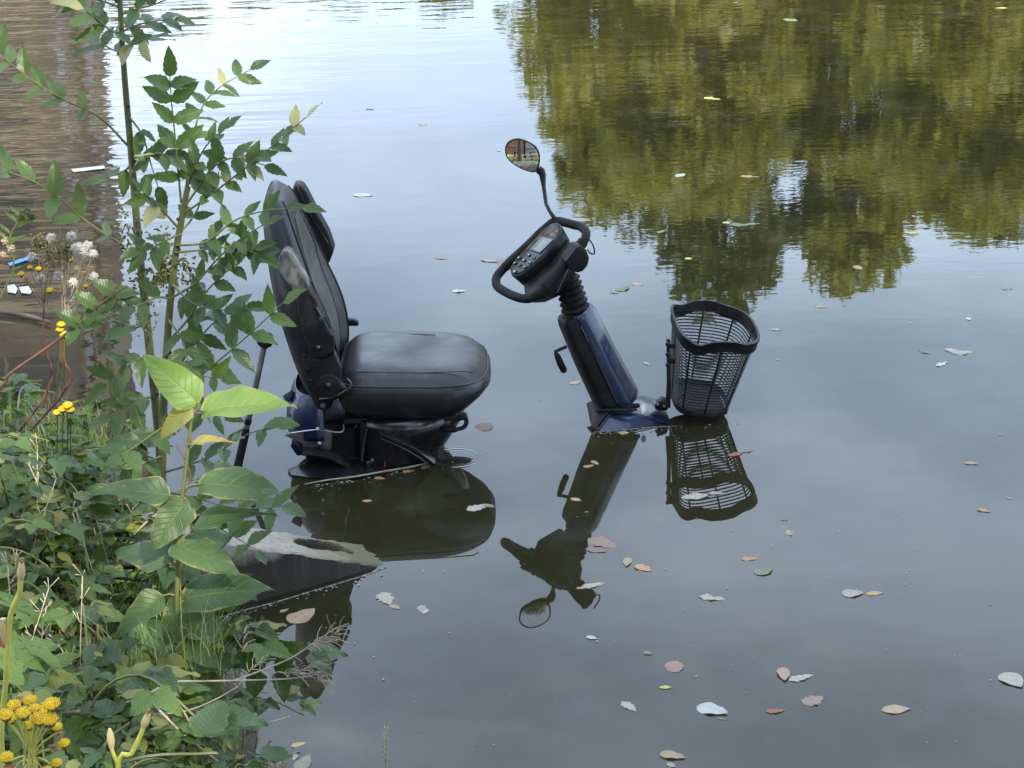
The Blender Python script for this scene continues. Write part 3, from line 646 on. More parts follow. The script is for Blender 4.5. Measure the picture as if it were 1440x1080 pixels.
# tiller ------------------------------------------------------------------
PSI = R_(18); HD = V((math.cos(PSI), math.sin(PSI), 0)); TV = V((-math.sin(PSI), math.cos(PSI), 0))
YB = 5.73
cb = aty(869, 566, YB); ct = aty(809, 436, YB - .02)
cu = (ct - cb).normalized(); cf = (HD - cu * HD.dot(cu)).normalized(); cw = cu.cross(cf).normalized()
if cw.dot(TV) < 0: cw = -cw
def sect(c, poly): return [c + cf * a + cw * b for a, b in poly]
def blue_poly(s): return [(a * s, b * s) for a, b in [(-.022, -.062), (.010, -.064), (.040, -.045), (.062, -.012), (.062, .012), (.040, .045), (.010, .064), (-.022, .062)]]
bot = cb - cu * .002
col = loft('column_cover', [sect(bot + cf * .006, blue_poly(1.02)), sect(cb + cu * .02 + cf * .005, blue_poly(1.06)), sect(cb + (ct - cb) * .5, blue_poly(1.0)), sect(ct - cu * .02, blue_poly(.90)), sect(ct - cf * .004, blue_poly(.84))], M['blue'], SC, smooth=False)
bevel(col, .006, 3)
def blk(s): return [(a * s, b * s) for a, b in [(-.064, -.030), (-.054, -.050), (-.020, -.0585), (.012, -.0585), (.012, .0585), (-.020, .0585), (-.054, .050), (-.064, .030)]]
bl = loft('column_back', [sect(bot, blk(.95)), sect(cb + cu * .03, blk(1.0)), sect(cb + (ct - cb) * .5, blk(1.0)), sect(ct - cu * .03, blk(.92)), sect(ct - cu * .004, blk(.84))], M['plastic'], SC, smooth=False)
bevel(bl, .005, 2)
tube('cover_seam', [cb + cu * .03 - cw * .066 - cf * .018, cb + (ct - cb) * .5 - cw * .0635 - cf * .018, ct - cu * .03 - cw * .056 - cf * .018], .002, M['gloss'], col, 6)
# bellows between column and handlebar
bt = aty(797, 388, YB - .02); bb = ct - cu * .012
ax_ = [bb + (bt - bb) * (k / 48) for k in range(49)]
tube('bellows', ax_, [.041 - .008 * (k / 48) + .0045 * math.cos(k / 48 * 2 * math.pi * 6.5) for k in range(49)], M['rubber'], SC, 20)
# tilt lever
tl_ = tube('tilt_lever', [aty(797, 487, 5.69), aty(786, 492, 5.685), aty(781, 494, 5.68), aty(781.5, 499, 5.68)], .0055, M['plastic'], SC, 8)
tube('lever_grip', [aty(782, 497, 5.68), aty(784, 501, 5.68), aty(788, 511, 5.68), aty(793, 521, 5.68), aty(794, 523.5, 5.68)], [.006, .009, .0105, .010, .006], M['rubber'], tl_, 10)
# base block
base = hull('front_shroud', [aty(838, 606, 5.612) , aty(948, 598, 5.655), aty(838, 612, 5.60), aty(950, 606, 5.65), aty(857, 584, 5.655), aty(865, 580, 5.67), aty(898, 583, 5.675), aty(844, 567, 5.78), aty(905, 556, 5.83), aty(938, 573, 5.82), aty(958, 594, 5.76)] + [V((.25, 5.86, -.02)), V((.50, 5.88, -.02))], M['blue'], SC, .005)
hull('shroud_back', [aty(x, y, yy) for x, y, yy in [(824, 567, 5.75), (832, 563, 5.73), (842, 562, 5.72), (856, 581, 5.645), (836, 604, 5.605), (830, 596, 5.65), (829, 581, 5.70), (850, 575, 5.75)]], M['plastic'], SC, .002)
tube('base_gaiter', [aty(842, 573, 5.71), aty(852, 571, 5.69), aty(866, 573, 5.68), aty(882, 572, 5.68), aty(899, 570, 5.69)], [.006, .011, .013, .012, .006], M['rubber'], SC, 10, smooth_n=3)
tube('base_gaiter', [aty(838, 578, 5.67), aty(848, 577, 5.66), aty(866, 577, 5.655), aty(884, 577, 5.655), aty(896, 576, 5.66)], [.003, .005, .006, .005, .003], M['rubber'], SC, 10, smooth_n=3)
hull('white_patch', [aty(x, y, yy) for x, y, yy in [(901, 572, 5.664), (905, 567, 5.670), (908, 570, 5.670), (908, 577, 5.666), (904, 582, 5.662), (902, 579, 5.662)]] + [aty(904, 573, 5.674)], M['white'], base, 0)  # small white patch set on the front shroud
tube('shroud_crease', [aty(x, y, yy) for x, y, yy in [(840, 605, 5.609), (857, 583.5, 5.652), (865, 579.5, 5.667), (898, 582.5, 5.672), (922, 590, 5.664), (945, 597.5, 5.653)]], .0018, M['blue'], base, 6)
tube('meniscus_glint', [atz(x, y, .0008) for x, y in [(836, 607.5), (860, 606), (890, 603), (920, 600.5), (950, 599)]], .0010, M['speck'], base, 4)  # pale tube painting the bright meniscus line where the shroud meets the water
mnt = prism('basket_mount', [aty(x, y, 5.70) for x, y in [(920, 571), (927, 564), (938, 568), (939, 577), (930, 579), (921, 576)]], V((.01, .05, .0)), M['plastic'], SC, .004)
for p in [(925, 569), (934, 571.5)]: disc('bolt', aty(*p, 5.695), (.1, -1, .8), .0045, .005, M['darksteel'], mnt, 8, .001)

# handlebar loop, console, mirror ------------------------------------------
P1 = R_(26); INC = R_(37)
A_ = V((math.cos(P1) * math.cos(INC), math.sin(P1) * math.cos(INC), math.sin(INC))); T1 = V((-math.sin(P1), math.cos(P1), 0)); N1 = A_.cross(T1)
if N1.z < 0: N1 = -N1
H0 = aty(763, 367, 5.72)
def hp(px, py, up=0.0): return atp(px, py, H0 + N1 * up, N1)
lp = [hp(x, y) for x, y in [(698, 391), (699, 402), (708, 409), (722, 416), (736, 420), (749, 418), (765, 404), (785, 382), (806, 357), (821, 339), (824, 327), (817, 319), (806, 316), (795, 313), (785, 311), (777, 313), (763, 325), (742, 346), (720, 366), (706, 380)]]
hb = tube('handlebar', spline(lp, 4, True), .0132, M['rubber'], SC, 12, closed=True)
near_t = tube('grip', spline([hp(x, y, .0) for x, y in [(765, 404), (785, 382), (806, 357), (820, 340)]], 5), .0162, M['rubber'], hb, 12)
tube('grip', spline([hp(x, y, .0) for x, y in [(763, 325), (742, 346), (720, 366), (710, 376)]], 5), .0145, M['rubber'], hb, 12)
# fairing under the bar
hull('bar_fairing', [hp(x, y, -.004) for x, y in [(738, 423), (752, 421), (768, 405), (806, 358), (800, 334), (760, 356), (735, 395)]] + [aty(x, y, 5.69) for x, y in [(748, 426), (766, 425), (784, 417), (797, 403), (812, 378)]] + [aty(x, y, 5.78) for x, y in [(780, 412), (805, 390), (770, 400)]], M['plastic'], SC, .006)
face = [(716, 377), (722, 368), (745, 343), (765, 321), (774, 314), (782, 311), (788, 315), (790, 322), (787, 331), (768, 357), (748, 374), (733, 386), (725, 389), (718, 386)]
fp = [hp(x, y, .030) for x, y in face]
con = prism('console', fp, -N1 * .062, M['plastic'], SC, .006, .92, 3)
fc = sum(fp, V()) / len(fp)
prism('console_bezel', [fc + (p - fc) * .90 + N1 * .0025 for p in fp], -N1 * .004, M['gloss'], con, .001)
prism('smear', [hp(x, y, .0332) for x, y in [(752, 338), (760, 331), (776, 327), (784, 323), (781, 332), (762, 330), (748, 346), (738, 352)]], -N1 * .001, M['orange'], con, 0)
scr = prism('display', [hp(x, y, .036) for x, y in [(762, 331.5), (778, 336.5), (759, 355.5), (744.5, 350)]], -N1 * .003, M['lcd'], con, .0008)
sd = [hp(x, y, .0362) for x, y in [(762, 331.5), (778, 336.5), (759, 355.5), (744.5, 350)]]
tube('display_frame', sd, .0011, M['darksteel'], scr, 4, closed=True)
ex = (hp(778, 336.5, .033) - hp(762, 331.5, .033)).normalized(); ey = N1.cross(ex).normalized()
if ey.dot(A_) < 0: ey = -ey
glyphs = {'up': [(-.5, -.4), (.5, -.4), (0, .5)], 'left': [(.4, -.5), (.4, .5), (-.5, 0)], 'right': [(-.4, -.5), (-.4, .5), (.5, 0)], 'bar': [(-.5, -.3), (.5, -.3), (.5, .3), (-.5, .3)], 'horn': [(-.5, -.2), (.1, -.2), (.5, -.5), (.5, .5), (.1, .2), (-.5, .2)]}
for x, y, g, s in [(743.7, 358.5, 'bar', 1), (751, 362.5, None, .9), (729.6, 362.5, 'up', 1), (736.6, 366, 'bar', 1), (745, 369, 'left', 1), (723.8, 370, 'left', .9), (730.2, 373, None, 1.1), (738, 375.5, 'right', .95), (723.5, 382, 'horn', 1.35)]:
    c = hp(x, y, .0345); a = Acc(); h_ = .0062 * s; a.box(c, ex * h_, ey * h_ * .8, N1 * .002)
    k = bevel(a.build('key', M['key'], con), .001, 2)
    if g:
        q = [c + N1 * .0021 + ex * gx_ * h_ * .8 + ey * gy_ * h_ * .8 for gx_, gy_ in glyphs[g]]
        prism('key_symbol', q, N1 * .0004, M['white'], k, 0)
# throttle pod
pod = prism('throttle_pod', [aty(x, y, 5.60) for x, y in [(795, 368), (803, 356), (811, 346), (817, 345), (825, 352), (829, 363), (827, 373), (821, 381), (813, 384), (803, 380)]], TV * .05, M['plastic'], SC, .004)
prism('pod_facet', [aty(x, y, 5.597) for x, y in [(796, 367), (803, 357), (811, 347), (816, 347), (801, 371)]], TV * .004, M['gloss'], pod, .001)
for p in [(814.5, 354.5), (801.5, 370)]: disc('screw', aty(*p, 5.5985), -TV, .003, .002, M['gloss'], pod, 8, .0005)
tube('cable', [aty(x, y, 5.63) for x, y in [(827, 335), (833, 343), (836, 352), (835, 357), (830, 356), (826, 351)]], .0022, M['rubber'], SC, 6, smooth_n=4)
tube('brake_lever', [aty(x, y, 5.61) for x, y in [(799, 379), (795, 386), (786, 407), (783, 411)]], .0022, M['darksteel'], SC, 6)
# mirror: aimed so that it shows the path and houses behind the photographer
MC = V((.052, 5.95, .757)); d_in = (MC - C0).normalized(); d_out = V((-.10, -1, .055)).normalized(); MN = (d_out - d_in).normalized()
mo = [(258, 150), (268, 118), (292, 92), (340, 75), (385, 82), (430, 100), (475, 128), (500, 165), (510, 205), (508, 255), (496, 300), (470, 320), (430, 315), (370, 292), (310, 255), (275, 220), (262, 190)]
mo = [(660 + x / 5.143, 180 + y / 5.143) for x, y in mo]
mpts = spline([atp(x, y, MC, MN) for x, y in mo], 3, True); mc = sum(mpts, V()) / len(mpts)
mir = empty('rear_view_mirror', (0, 0, 0))
bpy.data.objects.remove(mir)
rings = [[mc + (p - mc) * s + MN * h for p in mpts] for s, h in [(.90, .001), (.93, .005), (.97, .006), (1.0, .003), (1.01, -.006), (.96, -.020), (.80, -.032), (.5, -.038)]]
mh = loft('mirror_housing', rings, M['plastic'], SC)
RC = .75
gl_pts = [mc + MN * .0045]; gl_f = []
nn = len(mpts)
for j in range(1, 7):
    for p in mpts:
        d = (p - mc) * (.915 * j / 6); gl_pts.append(mc + d + MN * (.0045 - d.length_squared / (2 * RC)))
for i in range(nn):
    gl_f.append((0, 1 + i, 1 + (i + 1) % nn))
    for j in range(5): a = 1 + j * nn; gl_f.append((a + i, a + nn + i, a + nn + (i + 1) % nn, a + (i + 1) % nn))
glass = mk('mirror_glass', gl_pts, gl_f, M['mirror'], mh)
if glass.data.polygons[0].normal.dot(MN) < 0: glass.data.flip_normals()
sp_ = [aty(757, 238, 5.955), aty(761, 241, 5.955), aty(763, 246, 5.95), aty(764.5, 262, 5.94), aty(768, 287, 5.90), aty(773, 297, 5.88), aty(779, 306, 5.86), hp(783, 311)]
tube('mirror_stem', sp_, [.012, .013, .0105, .0062, .0055, .0055, .0065, .008], M['plastic'], SC, 10)

# basket -----------------------------------------------------------------------
bk = empty('shopping_basket', (.60, 5.735, 0))
bpy.data.objects.remove(bk)
BQ = dict(c=V((.602, 5.733, .283)), yaw=R_(5), pt=R_(7.5), rl=R_(5), W=.305, D=.222, W2=.228, D2=.155, H=.246, off=-.012)
bh = V((math.cos(BQ['yaw']) * math.cos(BQ['pt']), math.sin(BQ['yaw']) * math.cos(BQ['pt']), -math.sin(BQ['pt'])))
bt0 = V((-math.sin(BQ['yaw']), math.cos(BQ['yaw']), 0)); btv = bt0 * math.cos(BQ['rl']) + bh.cross(bt0) * math.sin(BQ['rl']); bu = bh.cross(btv)
def bpt(th, s, grow=0.0, dz=0.0):
    """s: 0 rim .. 1 floor; rounded-rectangle plan."""
    W = BQ['W'] + (BQ['W2'] - BQ['W']) * s + grow; D = BQ['D'] + (BQ['D2'] - BQ['D']) * s + grow
    c, sn = math.cos(th), math.sin(th); e = 2 / 4.0
    x = math.copysign(abs(c) ** e, c); y = math.copysign(abs(sn) ** e, sn)
    if c > 0: x *= 1.0 + .10 * (1 - y * y)
    return BQ['c'] + bh * (x * D / 2 + BQ['off'] * s) + btv * (y * W / 2 * (1 - .08 * max(0, x))) + bu * (-BQ['H'] * s + dz)
def wave(th):
    # hand-holds: the rim dips next to the bracket side and steps up midway along both flanks
    sn = math.sin(th); c = math.cos(th)
    return -.010 * math.exp(-((c + .38) / .25) ** 2) * (abs(sn) > .5) + .010 * math.exp(-((c - .02) / .18) ** 2) * (abs(sn) > .5)
BT = empty('basket', tuple(bpt(0, 1)))
bpy.data.objects.remove(BT)
NB = 72
ths = [2 * math.pi * k / NB for k in range(NB)]
v, f = [], []
for th in ths:
    o_ = wave(th)
    for g, z in [(.000, -.032), (.008, -.031), (.012, -.006), (.016, -.004), (.016, .003), (.002, .004), (-.004, -.030)]:
        v.append(bpt(th, 0, g, z + o_))
for i in range(NB):
    for k in range(7): k2 = (k + 1) % 7; j = (i + 1) % NB; f.append((i * 7 + k, i * 7 + k2, j * 7 + k2, j * 7 + k))
rim = mk('basket_rim', v, f, M['plastic'], SC); autosmooth(rim, 50)
for r in range(23):
    s = .08 + .87 * r / 22
    tube('basket_slat', [bpt(th, s) for th in ths], .0023, M['plastic'], rim, 5, closed=True)
for th in [R_(a) for a in (0, 50, 90, 130, 180, 230, 270, 310)]:
    tube('basket_rib', [bpt(th, s, .002) for s in (.02, .25, .5, .75, .99)], .0028, M['plastic'], rim, 6)
v, f = [], []
for th in ths:
    for g, z in [(.006, -.004), (.008, .012), (.0, .016), (-.008, .012), (-.008, -.002)]: v.append(bpt(th, 1, g, z))
for i in range(NB):
    for k in range(5): k2 = (k + 1) % 5; j = (i + 1) % NB; f.append((i * 5 + k, i * 5 + k2, j * 5 + k2, j * 5 + k))
autosmooth(mk('basket_foot', v, f, M['plastic'], rim), 50)
a = Acc(); fc_ = BQ['c'] + bh * BQ['off'] - bu * (BQ['H'] - .004)
for i in range(-9, 10):
    x = i * .0078; hw_ = BQ['W2'] / 2 - .003 - (.012 if abs(i) > 7 else 0); a.box(fc_ + bh * x, bh * .0026, btv * hw_, bu * .0015)
for i in range(-11, 12):
    y = i * .0098; hd_ = BQ['D2'] / 2 - .003 - (.012 if abs(i) > 9 else 0); a.box(fc_ + btv * y - bu * .0022, bh * hd_, btv * .0036, bu * .0013)
a.build('basket_floor', M['plastic'], rim)
# bracket holding the basket
pb0, pb1 = bpt(math.pi, .12, .012), bpt(math.pi, .95, .012)
bx0 = aty(940, 577, 5.70)
br2 = prism('basket_bracket', [aty(x, y, 5.665) for x, y in [(937.5, 478), (942.5, 478), (943.5, 540), (943, 574), (936, 574), (938, 540)]], V((0, .016, 0)), M['plastic'], SC, .0015)
for y in (483, 497, 512): disc('bracket_bolt', aty(939.5, y, 5.662), (-.3, -1, .1), .0062, .012, M['gloss'], br2, 10, .001)
for y in (485, 506): box('bracket_clamp', aty(944, y, 5.66), (.012, .012, .008), M['plastic'], br2, .002)
#@@PLANTS
# ------------------------------------------------------------------ leaves: shared blade meshes (base at the origin, tip at +Y, length 1)
def blade(name, width=.5, nu=12, nv=6, shape='ovate', fold=.25, droop=.2, lobes=0, ruffle=.0, vein=0.0, seed=0, petiole=0.0, serr=0):
    rnd = random.Random(seed); v, f, uv = [], [], []
    ph = [rnd.uniform(0, 6.28) for _ in range(4)]
    for i in range(nu + 1):
        u = i / nu
        if shape == 'ovate': w_ = (math.sin(math.pi * min(1, u ** .72)) ** .85) * (1 - .12 * u)
        elif shape == 'heart': w_ = min(1, (u / .16) ** .5) * (1 - ((u - .16) / .84) ** 1.9 if u > .16 else 1) ** .9
        elif shape == 'lance': w_ = math.sin(math.pi * u ** .8) ** 1.1
        elif shape == 'round': w_ = math.sin(math.pi * u ** .9) ** .55
        else: w_ = math.sin(math.pi * u)
        w_ = max(0, w_)
        for j in range(nv + 1):
            t = 2 * j / nv - 1
            hw = width / 2 * w_
            if lobes and abs(t) > .6:
                hw *= 1 - .34 * (.5 + .5 * math.cos(2 * math.pi * lobes * u + ph[0] + (.6 if t > 0 else 0))) * (abs(t) - .6) / .4 * (1 if .06 < u < .97 else 0)
            if serr and abs(t) > .9: hw *= 1 + .07 * ((i % 2) * 2 - 1)
            x = t * hw
            z = abs(x) * fold - droop * u * u + vein * math.sin(2 * math.pi * (u - .22 * abs(t)) * 9) * abs(t) ** .5 * (1 - abs(t) ** 4) + ruffle * math.sin(u * 9 + ph[1] + t * 1.5) * abs(t) + ruffle * .6 * math.sin(u * 17 + ph[2]) * t
            y = u - .10 * abs(t) ** 2 * (.3 if shape == 'heart' and u < .2 else 0)
            v.append((x, y, z)); uv.append((u, (t + 1) / 2))
    for i in range(nu):
        for j in range(nv): a = i * (nv + 1) + j; f.append((a, a + 1, a + nv + 2, a + nv + 1))
    me = bpy.data.meshes.new(name); me.from_pydata(v, [], f); me.update()
    l = me.uv_layers.new(name='UVMap')
    for lp_ in me.loops: l.data[lp_.index].uv = uv[lp_.vertex_index]
    me.polygons.foreach_set('use_smooth', [True] * len(me.polygons))
    return me
def palmate(name, seed=0):
    rnd = random.Random(seed); v, f, uv = [], [], []
    for k, (a, ln_, wd) in enumerate([(-105, .55, .42), (-52, .82, .46), (0, 1, .5), (52, .82, .46), (105, .55, .42)]):
        b = blade('t', wd / ln_ * .95, 9, 4, 'ovate', .12, .18 + rnd.uniform(0, .12), lobes=3, seed=seed + k, serr=1)
        R = Matrix.Rotation(R_(-a), 4, 'Z') @ Matrix.Scale(ln_, 4)
        o = len(v); v += [tuple(R @ vv.co + V((0, 0, .004 * k))) for vv in b.vertices]; f += [tuple(i + o for i in p.vertices) for p in b.polygons]
        cuv = {}
        for lp_ in b.loops: cuv[lp_.vertex_index] = tuple(b.uv_layers[0].data[lp_.index].uv)
        uv += [cuv[i] for i in range(len(b.vertices))]
        bpy.data.meshes.remove(b)
    me = bpy.data.meshes.new(name); me.from_pydata(v, [], f); me.update(); l = me.uv_layers.new(name='UVMap')
    for lp_ in me.loops: l.data[lp_.index].uv = uv[lp_.vertex_index]
    me.polygons.foreach_set('use_smooth', [True] * len(me.polygons)); return me
def with_mat(me, m):
    c = me.copy(); c.materials.clear(); c.materials.append(m); return c
def frame(base, tip, nrm, wscale=1.0):
    y = (tip - base); ln_ = y.length; y = y / ln_
    z = (nrm - y * nrm.dot(y)).normalized(); x = y.cross(z)
    m_ = Matrix((x * ln_ * wscale, y * ln_, z * ln_)).transposed().to_4x4(); m_.translation = base; return m_
def leaf(name, me, mtx, parent):
    o = bpy.data.objects.new(name, me); COL.objects.link(o); o.parent = parent
    o.matrix_parent_inverse = wm(parent).inverted(); o.matrix_basis = mtx; return o
def tocam(p): return (C0 - p).normalized()
rv = lambda s: V((random.gauss(0, s), random.gauss(0, s), random.gauss(0, s)))

# ------------------------------------------------------------------ concrete slab
def slab():
    root = empty('concrete_slab', (-.62, 4.68, .0), 'broken concrete slab with an oval hole sloping into the water by the bank', 'concrete slab')
    tn, tf = atz(545, 796, -.004), atz(513, 766, -.004)          # the sunk end
    nl = aty(372, 771, 4.57); fl = aty(330, 737, 4.735)           # on the near / far top edges, up the slope
    n_up = tn + (nl - tn) * 2.0; f_up = tf + (fl - tf) * 1.75
    n_dn = tn + (tn - nl) * .35; f_dn = tf + (tf - fl) * .35
    nrm = (n_up - n_dn).cross(f_dn - n_dn).normalized()
    if nrm.z < 0: nrm = -nrm
    NU, NV = 150, 46; v, f = [], []; hc = atp(452, 764, tn, nrm); hl = (nl - tn).normalized(); hs = nrm.cross(hl)
    if hs.y < 0: hs = -hs
    for i in range(NU + 1):
        for j in range(NV + 1):
            s, t = i / NU, j / NV; p = (n_dn * (1 - s) + n_up * s) * (1 - t) + (f_dn * (1 - s) + f_up * s) * t
            d = p - hc; a, b = d.dot(hl) / .082, d.dot(hs) / .044; r = math.hypot(a, b)
            r *= 1 + .05 * math.sin(3 * math.atan2(b, a) + 1) ; dep = -.06 * (lambda q: q * q * (3 - 2 * q))(max(0, min(1, (1.0 - r) / .3)))
            e_ = min(j, NV - j); dep -= .006 * max(0, 1 - e_ / 3.5) ** 2 + .0022 * hsh(p.x * 22, p.y * 22) + .0012 * hsh(p.x * 70 + 3, p.y * 70)
            p = p + nrm * (dep + random.uniform(-.0003, .0003))
            v.append(p)
    for i in range(NU):
        for j in range(NV): a = i * (NV + 1) + j; f.append((a, a + 1, a + NV + 2, a + NV + 1))
    o0 = len(v)
    for row in (0, NV):
        st = len(v)
        out = V((0, -.030, 0)) if row == 0 else V((0, .03, 0))
        for i in range(NU + 1): v.append(v[i * (NV + 1) + row] + V((0, 0, -.075)) + out * .5)
        st2 = len(v)
        for i in range(NU + 1): v.append(v[i * (NV + 1) + row] + V((0, 0, -.30)) + out)
        for i in range(NU):
            a, b = i * (NV + 1) + row, (i + 1) * (NV + 1) + row
            f.append((a, b, st + i + 1, st + i)); f.append((st + i, st + i + 1, st2 + i + 1, st2 + i))
    o = mk('slab_body', v, f, M['concrete'], root); 
    bm = bmesh.new(); bm.from_mesh(o.data); bmesh.ops.recalc_face_normals(bm, faces=bm.faces); bm.to_mesh(o.data); bm.free(); autosmooth(o, 38)
    disc('drain_hole', atp(493, 776, tn, nrm) + nrm * .0005, nrm, .010, .0006, M['dark'], o, 12, 0)
    tube('meniscus_glint', [atz(x, y, .0008) + V((0, -.004, 0)) for x, y in [(290, 873), (340, 858), (390, 845), (430, 833), (470, 821), (510, 809), (543, 797)]], .0013, M['speck'], o, 4, smooth_n=3)  # meniscus highlight along the slab, put in as a pale tube
    # dark sheet set across the hollow
    ring = [hc - nrm * .030 + hl * .066 * math.cos(t) + hs * .034 * math.sin(t) for t in [2 * math.pi * k / 24 for k in range(24)]]
    prism('hollow_fill', ring, nrm * .002, M['dark'], o, 0)
slab()

# cane standing in the water behind the seat
cn = empty('walking_cane', tuple(atz(336, 656)), 'grey metal cane with a black knob standing in the water behind the seat', 'cane')
tube('shaft', [aty(372, 484, 5.45), aty(355, 565, 5.44), aty(346, 605, 5.43)], .0085, M['darksteel'], cn, 12)
kc = aty(373, 478, 5.45); kr = []
for k in range(9):
    a = -math.pi / 2 + math.pi * k / 8; kr.append([kc + V((.025 * math.cos(a) * math.cos(t), .025 * math.cos(a) * math.sin(t), .024 * math.sin(a))) for t in [2 * math.pi * q / 18 for q in range(18)]])
loft('knob', kr, M['plastic'], cn)
tube('lower_sleeve', [aty(346.5, 602, 5.43), aty(345, 610, 5.43), aty(333, 662, 5.425), aty(322, 712, 5.42)], [.0095, .012, .0125, .012], M['rubber'], cn, 12)
tube('collar', [aty(349.5, 589, 5.432), aty(348, 596, 5.432)], .0105, M['plastic'], cn, 12)

# ------------------------------------------------------------------ ash saplings with pinnate leaves
ASH = [blade('leaflet_blade', w_, 11, 6, 'ovate', fo, dr, vein=.013, seed=i, ruffle=.02, serr=1) for i, (w_, fo, dr) in enumerate([(.44, .22, .06), (.48, .3, .14), (.40, .16, .02), (.46, .34, .18)])]
ASHm = [with_mat(b, M['ash']) for b in ASH]; ASHp = [with_mat(b, M['ash_pale']) for b in ASH]
def frond(parent, px, ys, ll, pairs, face=.55, pale=0.0, ang=58, terminal=True, start=.28, rr=.0022):
    """px: rachis pixels from stem to tip; ys: depth at both ends; ll: leaflet length in metres."""
    n = len(px); P = [aty(x, y, ys[0] + (ys[1] - ys[0]) * i / (n - 1)) for i, (x, y) in enumerate(px)]
    c = spline(P, 6); rac = tube('compound_leaf', c, [rr * 1.25 - rr * .75 * i / (len(c) - 1) for i in range(len(c))], M['greenstem'], parent, 5)
    def at(s):
        x = s * (len(c) - 1); i = min(int(x), len(c) - 2); return c[i].lerp(c[i + 1], x - i), (c[i + 1] - c[i]).normalized()
    for k in range(pairs):
        s = start + (.96 - start) * k / max(1, pairs - .5); p, t = at(s)
        for sd in (-1, 1):
            if random.random() < .05: continue
            nrm = (tocam(p) * face + V((0, 0, 1)) * (1 - face) + rv(.22)).normalized()
            side = nrm.cross(t).normalized() * sd
            a = R_(ang + random.gauss(0, 9)); d = (t * math.cos(a) + side * math.sin(a) - V((0, 0, .05)) + rv(.10)).normalized()
            l = ll * 1.08 * random.uniform(.82, 1.12) * (1 - .22 * abs(s - .6))
            me = random.choice(ASHp if random.random() < pale else ASHm)
            leaf('leaflet', me, frame(p, p + d * l, nrm, random.uniform(.9, 1.12)), rac)
    if terminal:
        p, t = at(1.0); nrm = (tocam(p) * face + V((0, 0, 1)) * (1 - face) + rv(.2)).normalized()
        leaf('leaflet', random.choice(ASHp if random.random() < pale * 1.5 else ASHm), frame(p, p + (t - V((0, 0, .15)) + rv(.1)).normalized() * ll, nrm), rac)
    return rac
def sapling(label, stem, y, r0, r1):
    P = [aty(a, b, yy) for (a, b), yy in zip(stem, y)]; b = P[-1].copy(); gz = ground_z(b.x, b.y); P.append(V((b.x + .005, b.y, min(gz, b.z) - .04)))
    root = empty('ash_sapling', (P[-1].x, P[-1].y, gz), label, 'sapling')
    P.reverse(); c = spline(P, 6)
    tube('stem', c, [r0 + (r1 - r0) * i / (len(c) - 1) for i in range(len(c))], M['barkstem'], root, 9)
    for i in range(5, len(c) - 3, 5):
        d = rv(1).normalized(); k = disc('bud_scar', c[i] + V((d.x, -abs(d.y), 0)).normalized() * (r0 * .7), V((d.x, -abs(d.y), 0)), .004, .004, M['dark'], root, 7, .001)
    return root
sa = sapling('taller ash sapling with a thin straight stem rising past the dried flowers', [(166, -60), (170, 30), (176, 120), (184, 210), (193, 320), (206, 450), (222, 600), (229, 700), (234, 800)], [4.30] * 9, .0125, .0050)
sb = sapling('shorter ash sapling whose leaves reach over to the seat back', [(264, 262), (257, 300), (248, 350), (239, 430), (232, 530), (228, 640), (230, 760)], [4.20, 4.2, 4.21, 4.22, 4.23, 4.24, 4.25], .0105, .0062)
G, Bp = 4.30, 4.20
# fronds of the taller sapling: (pixels, depth span, leaflet length, pairs, facing, pale share)
for px, ys, ll, pr_, fc2, pl in [
    ([(180, 205), (140, 165), (90, 140), (45, 113), (10, 85), (-15, 65)], (4.30, 4.20), .062, 6, .5, .0),
    ([(205, 380), (170, 345), (120, 310), (75, 272), (35, 250), (-20, 232)], (4.30, 4.15), .072, 5, .5, .0),
    ([(168, 10), (140, 0), (115, -10), (80, -20)], (4.3, 4.25), .075, 3, .5, .0),
    ([(170, 30), (160, 45), (140, 30), (118, 12)], (4.3, 4.22), .072, 3, .45, .1),
    ([(170, 20), (195, 12), (220, 5), (258, -12)], (4.3, 4.25), .070, 3, .5, .0),
    ([(172, 45), (185, 38), (215, 30), (245, 28)], (4.3, 4.35), .062, 3, .4, .0),
    ([(175, 65), (185, 62), (198, 58), (212, 52)], (4.3, 4.2), .066, 2, .35, .25),
    ([(175, 75), (165, 72), (150, 66), (138, 58)], (4.3, 4.36), .066, 2, .4, .2),
    ([(178, 160), (200, 190), (212, 230), (222, 262)], (4.3, 4.25), .060, 3, .5, .0),
    ([(186, 220), (205, 222), (222, 215), (240, 222)], (4.3, 4.2), .066, 3, .4, .15),
    ([(187, 230), (175, 240), (155, 248), (138, 252)], (4.3, 4.4), .062, 2, .5, .0),
    ([(198, 380), (215, 400), (228, 390), (246, 372)], (4.3, 4.22), .06, 2, .55, .0),
    ([(206, 455), (190, 460), (165, 452), (140, 440)], (4.3, 4.4), .07, 3, .5, .0),
    ([(212, 500), (195, 505), (170, 520), (150, 540)], (4.3, 4.25), .07, 3, .5, .0),
    ([(218, 560), (200, 560), (180, 575), (158, 585)], (4.3, 4.2), .07, 3, .5, .0),
    ([(214, 520), (235, 530), (262, 545), (282, 560)], (4.3, 4.4), .06, 3, .5, .0),
]: frond(sa, px, ys, ll, pr_, fc2, pl)
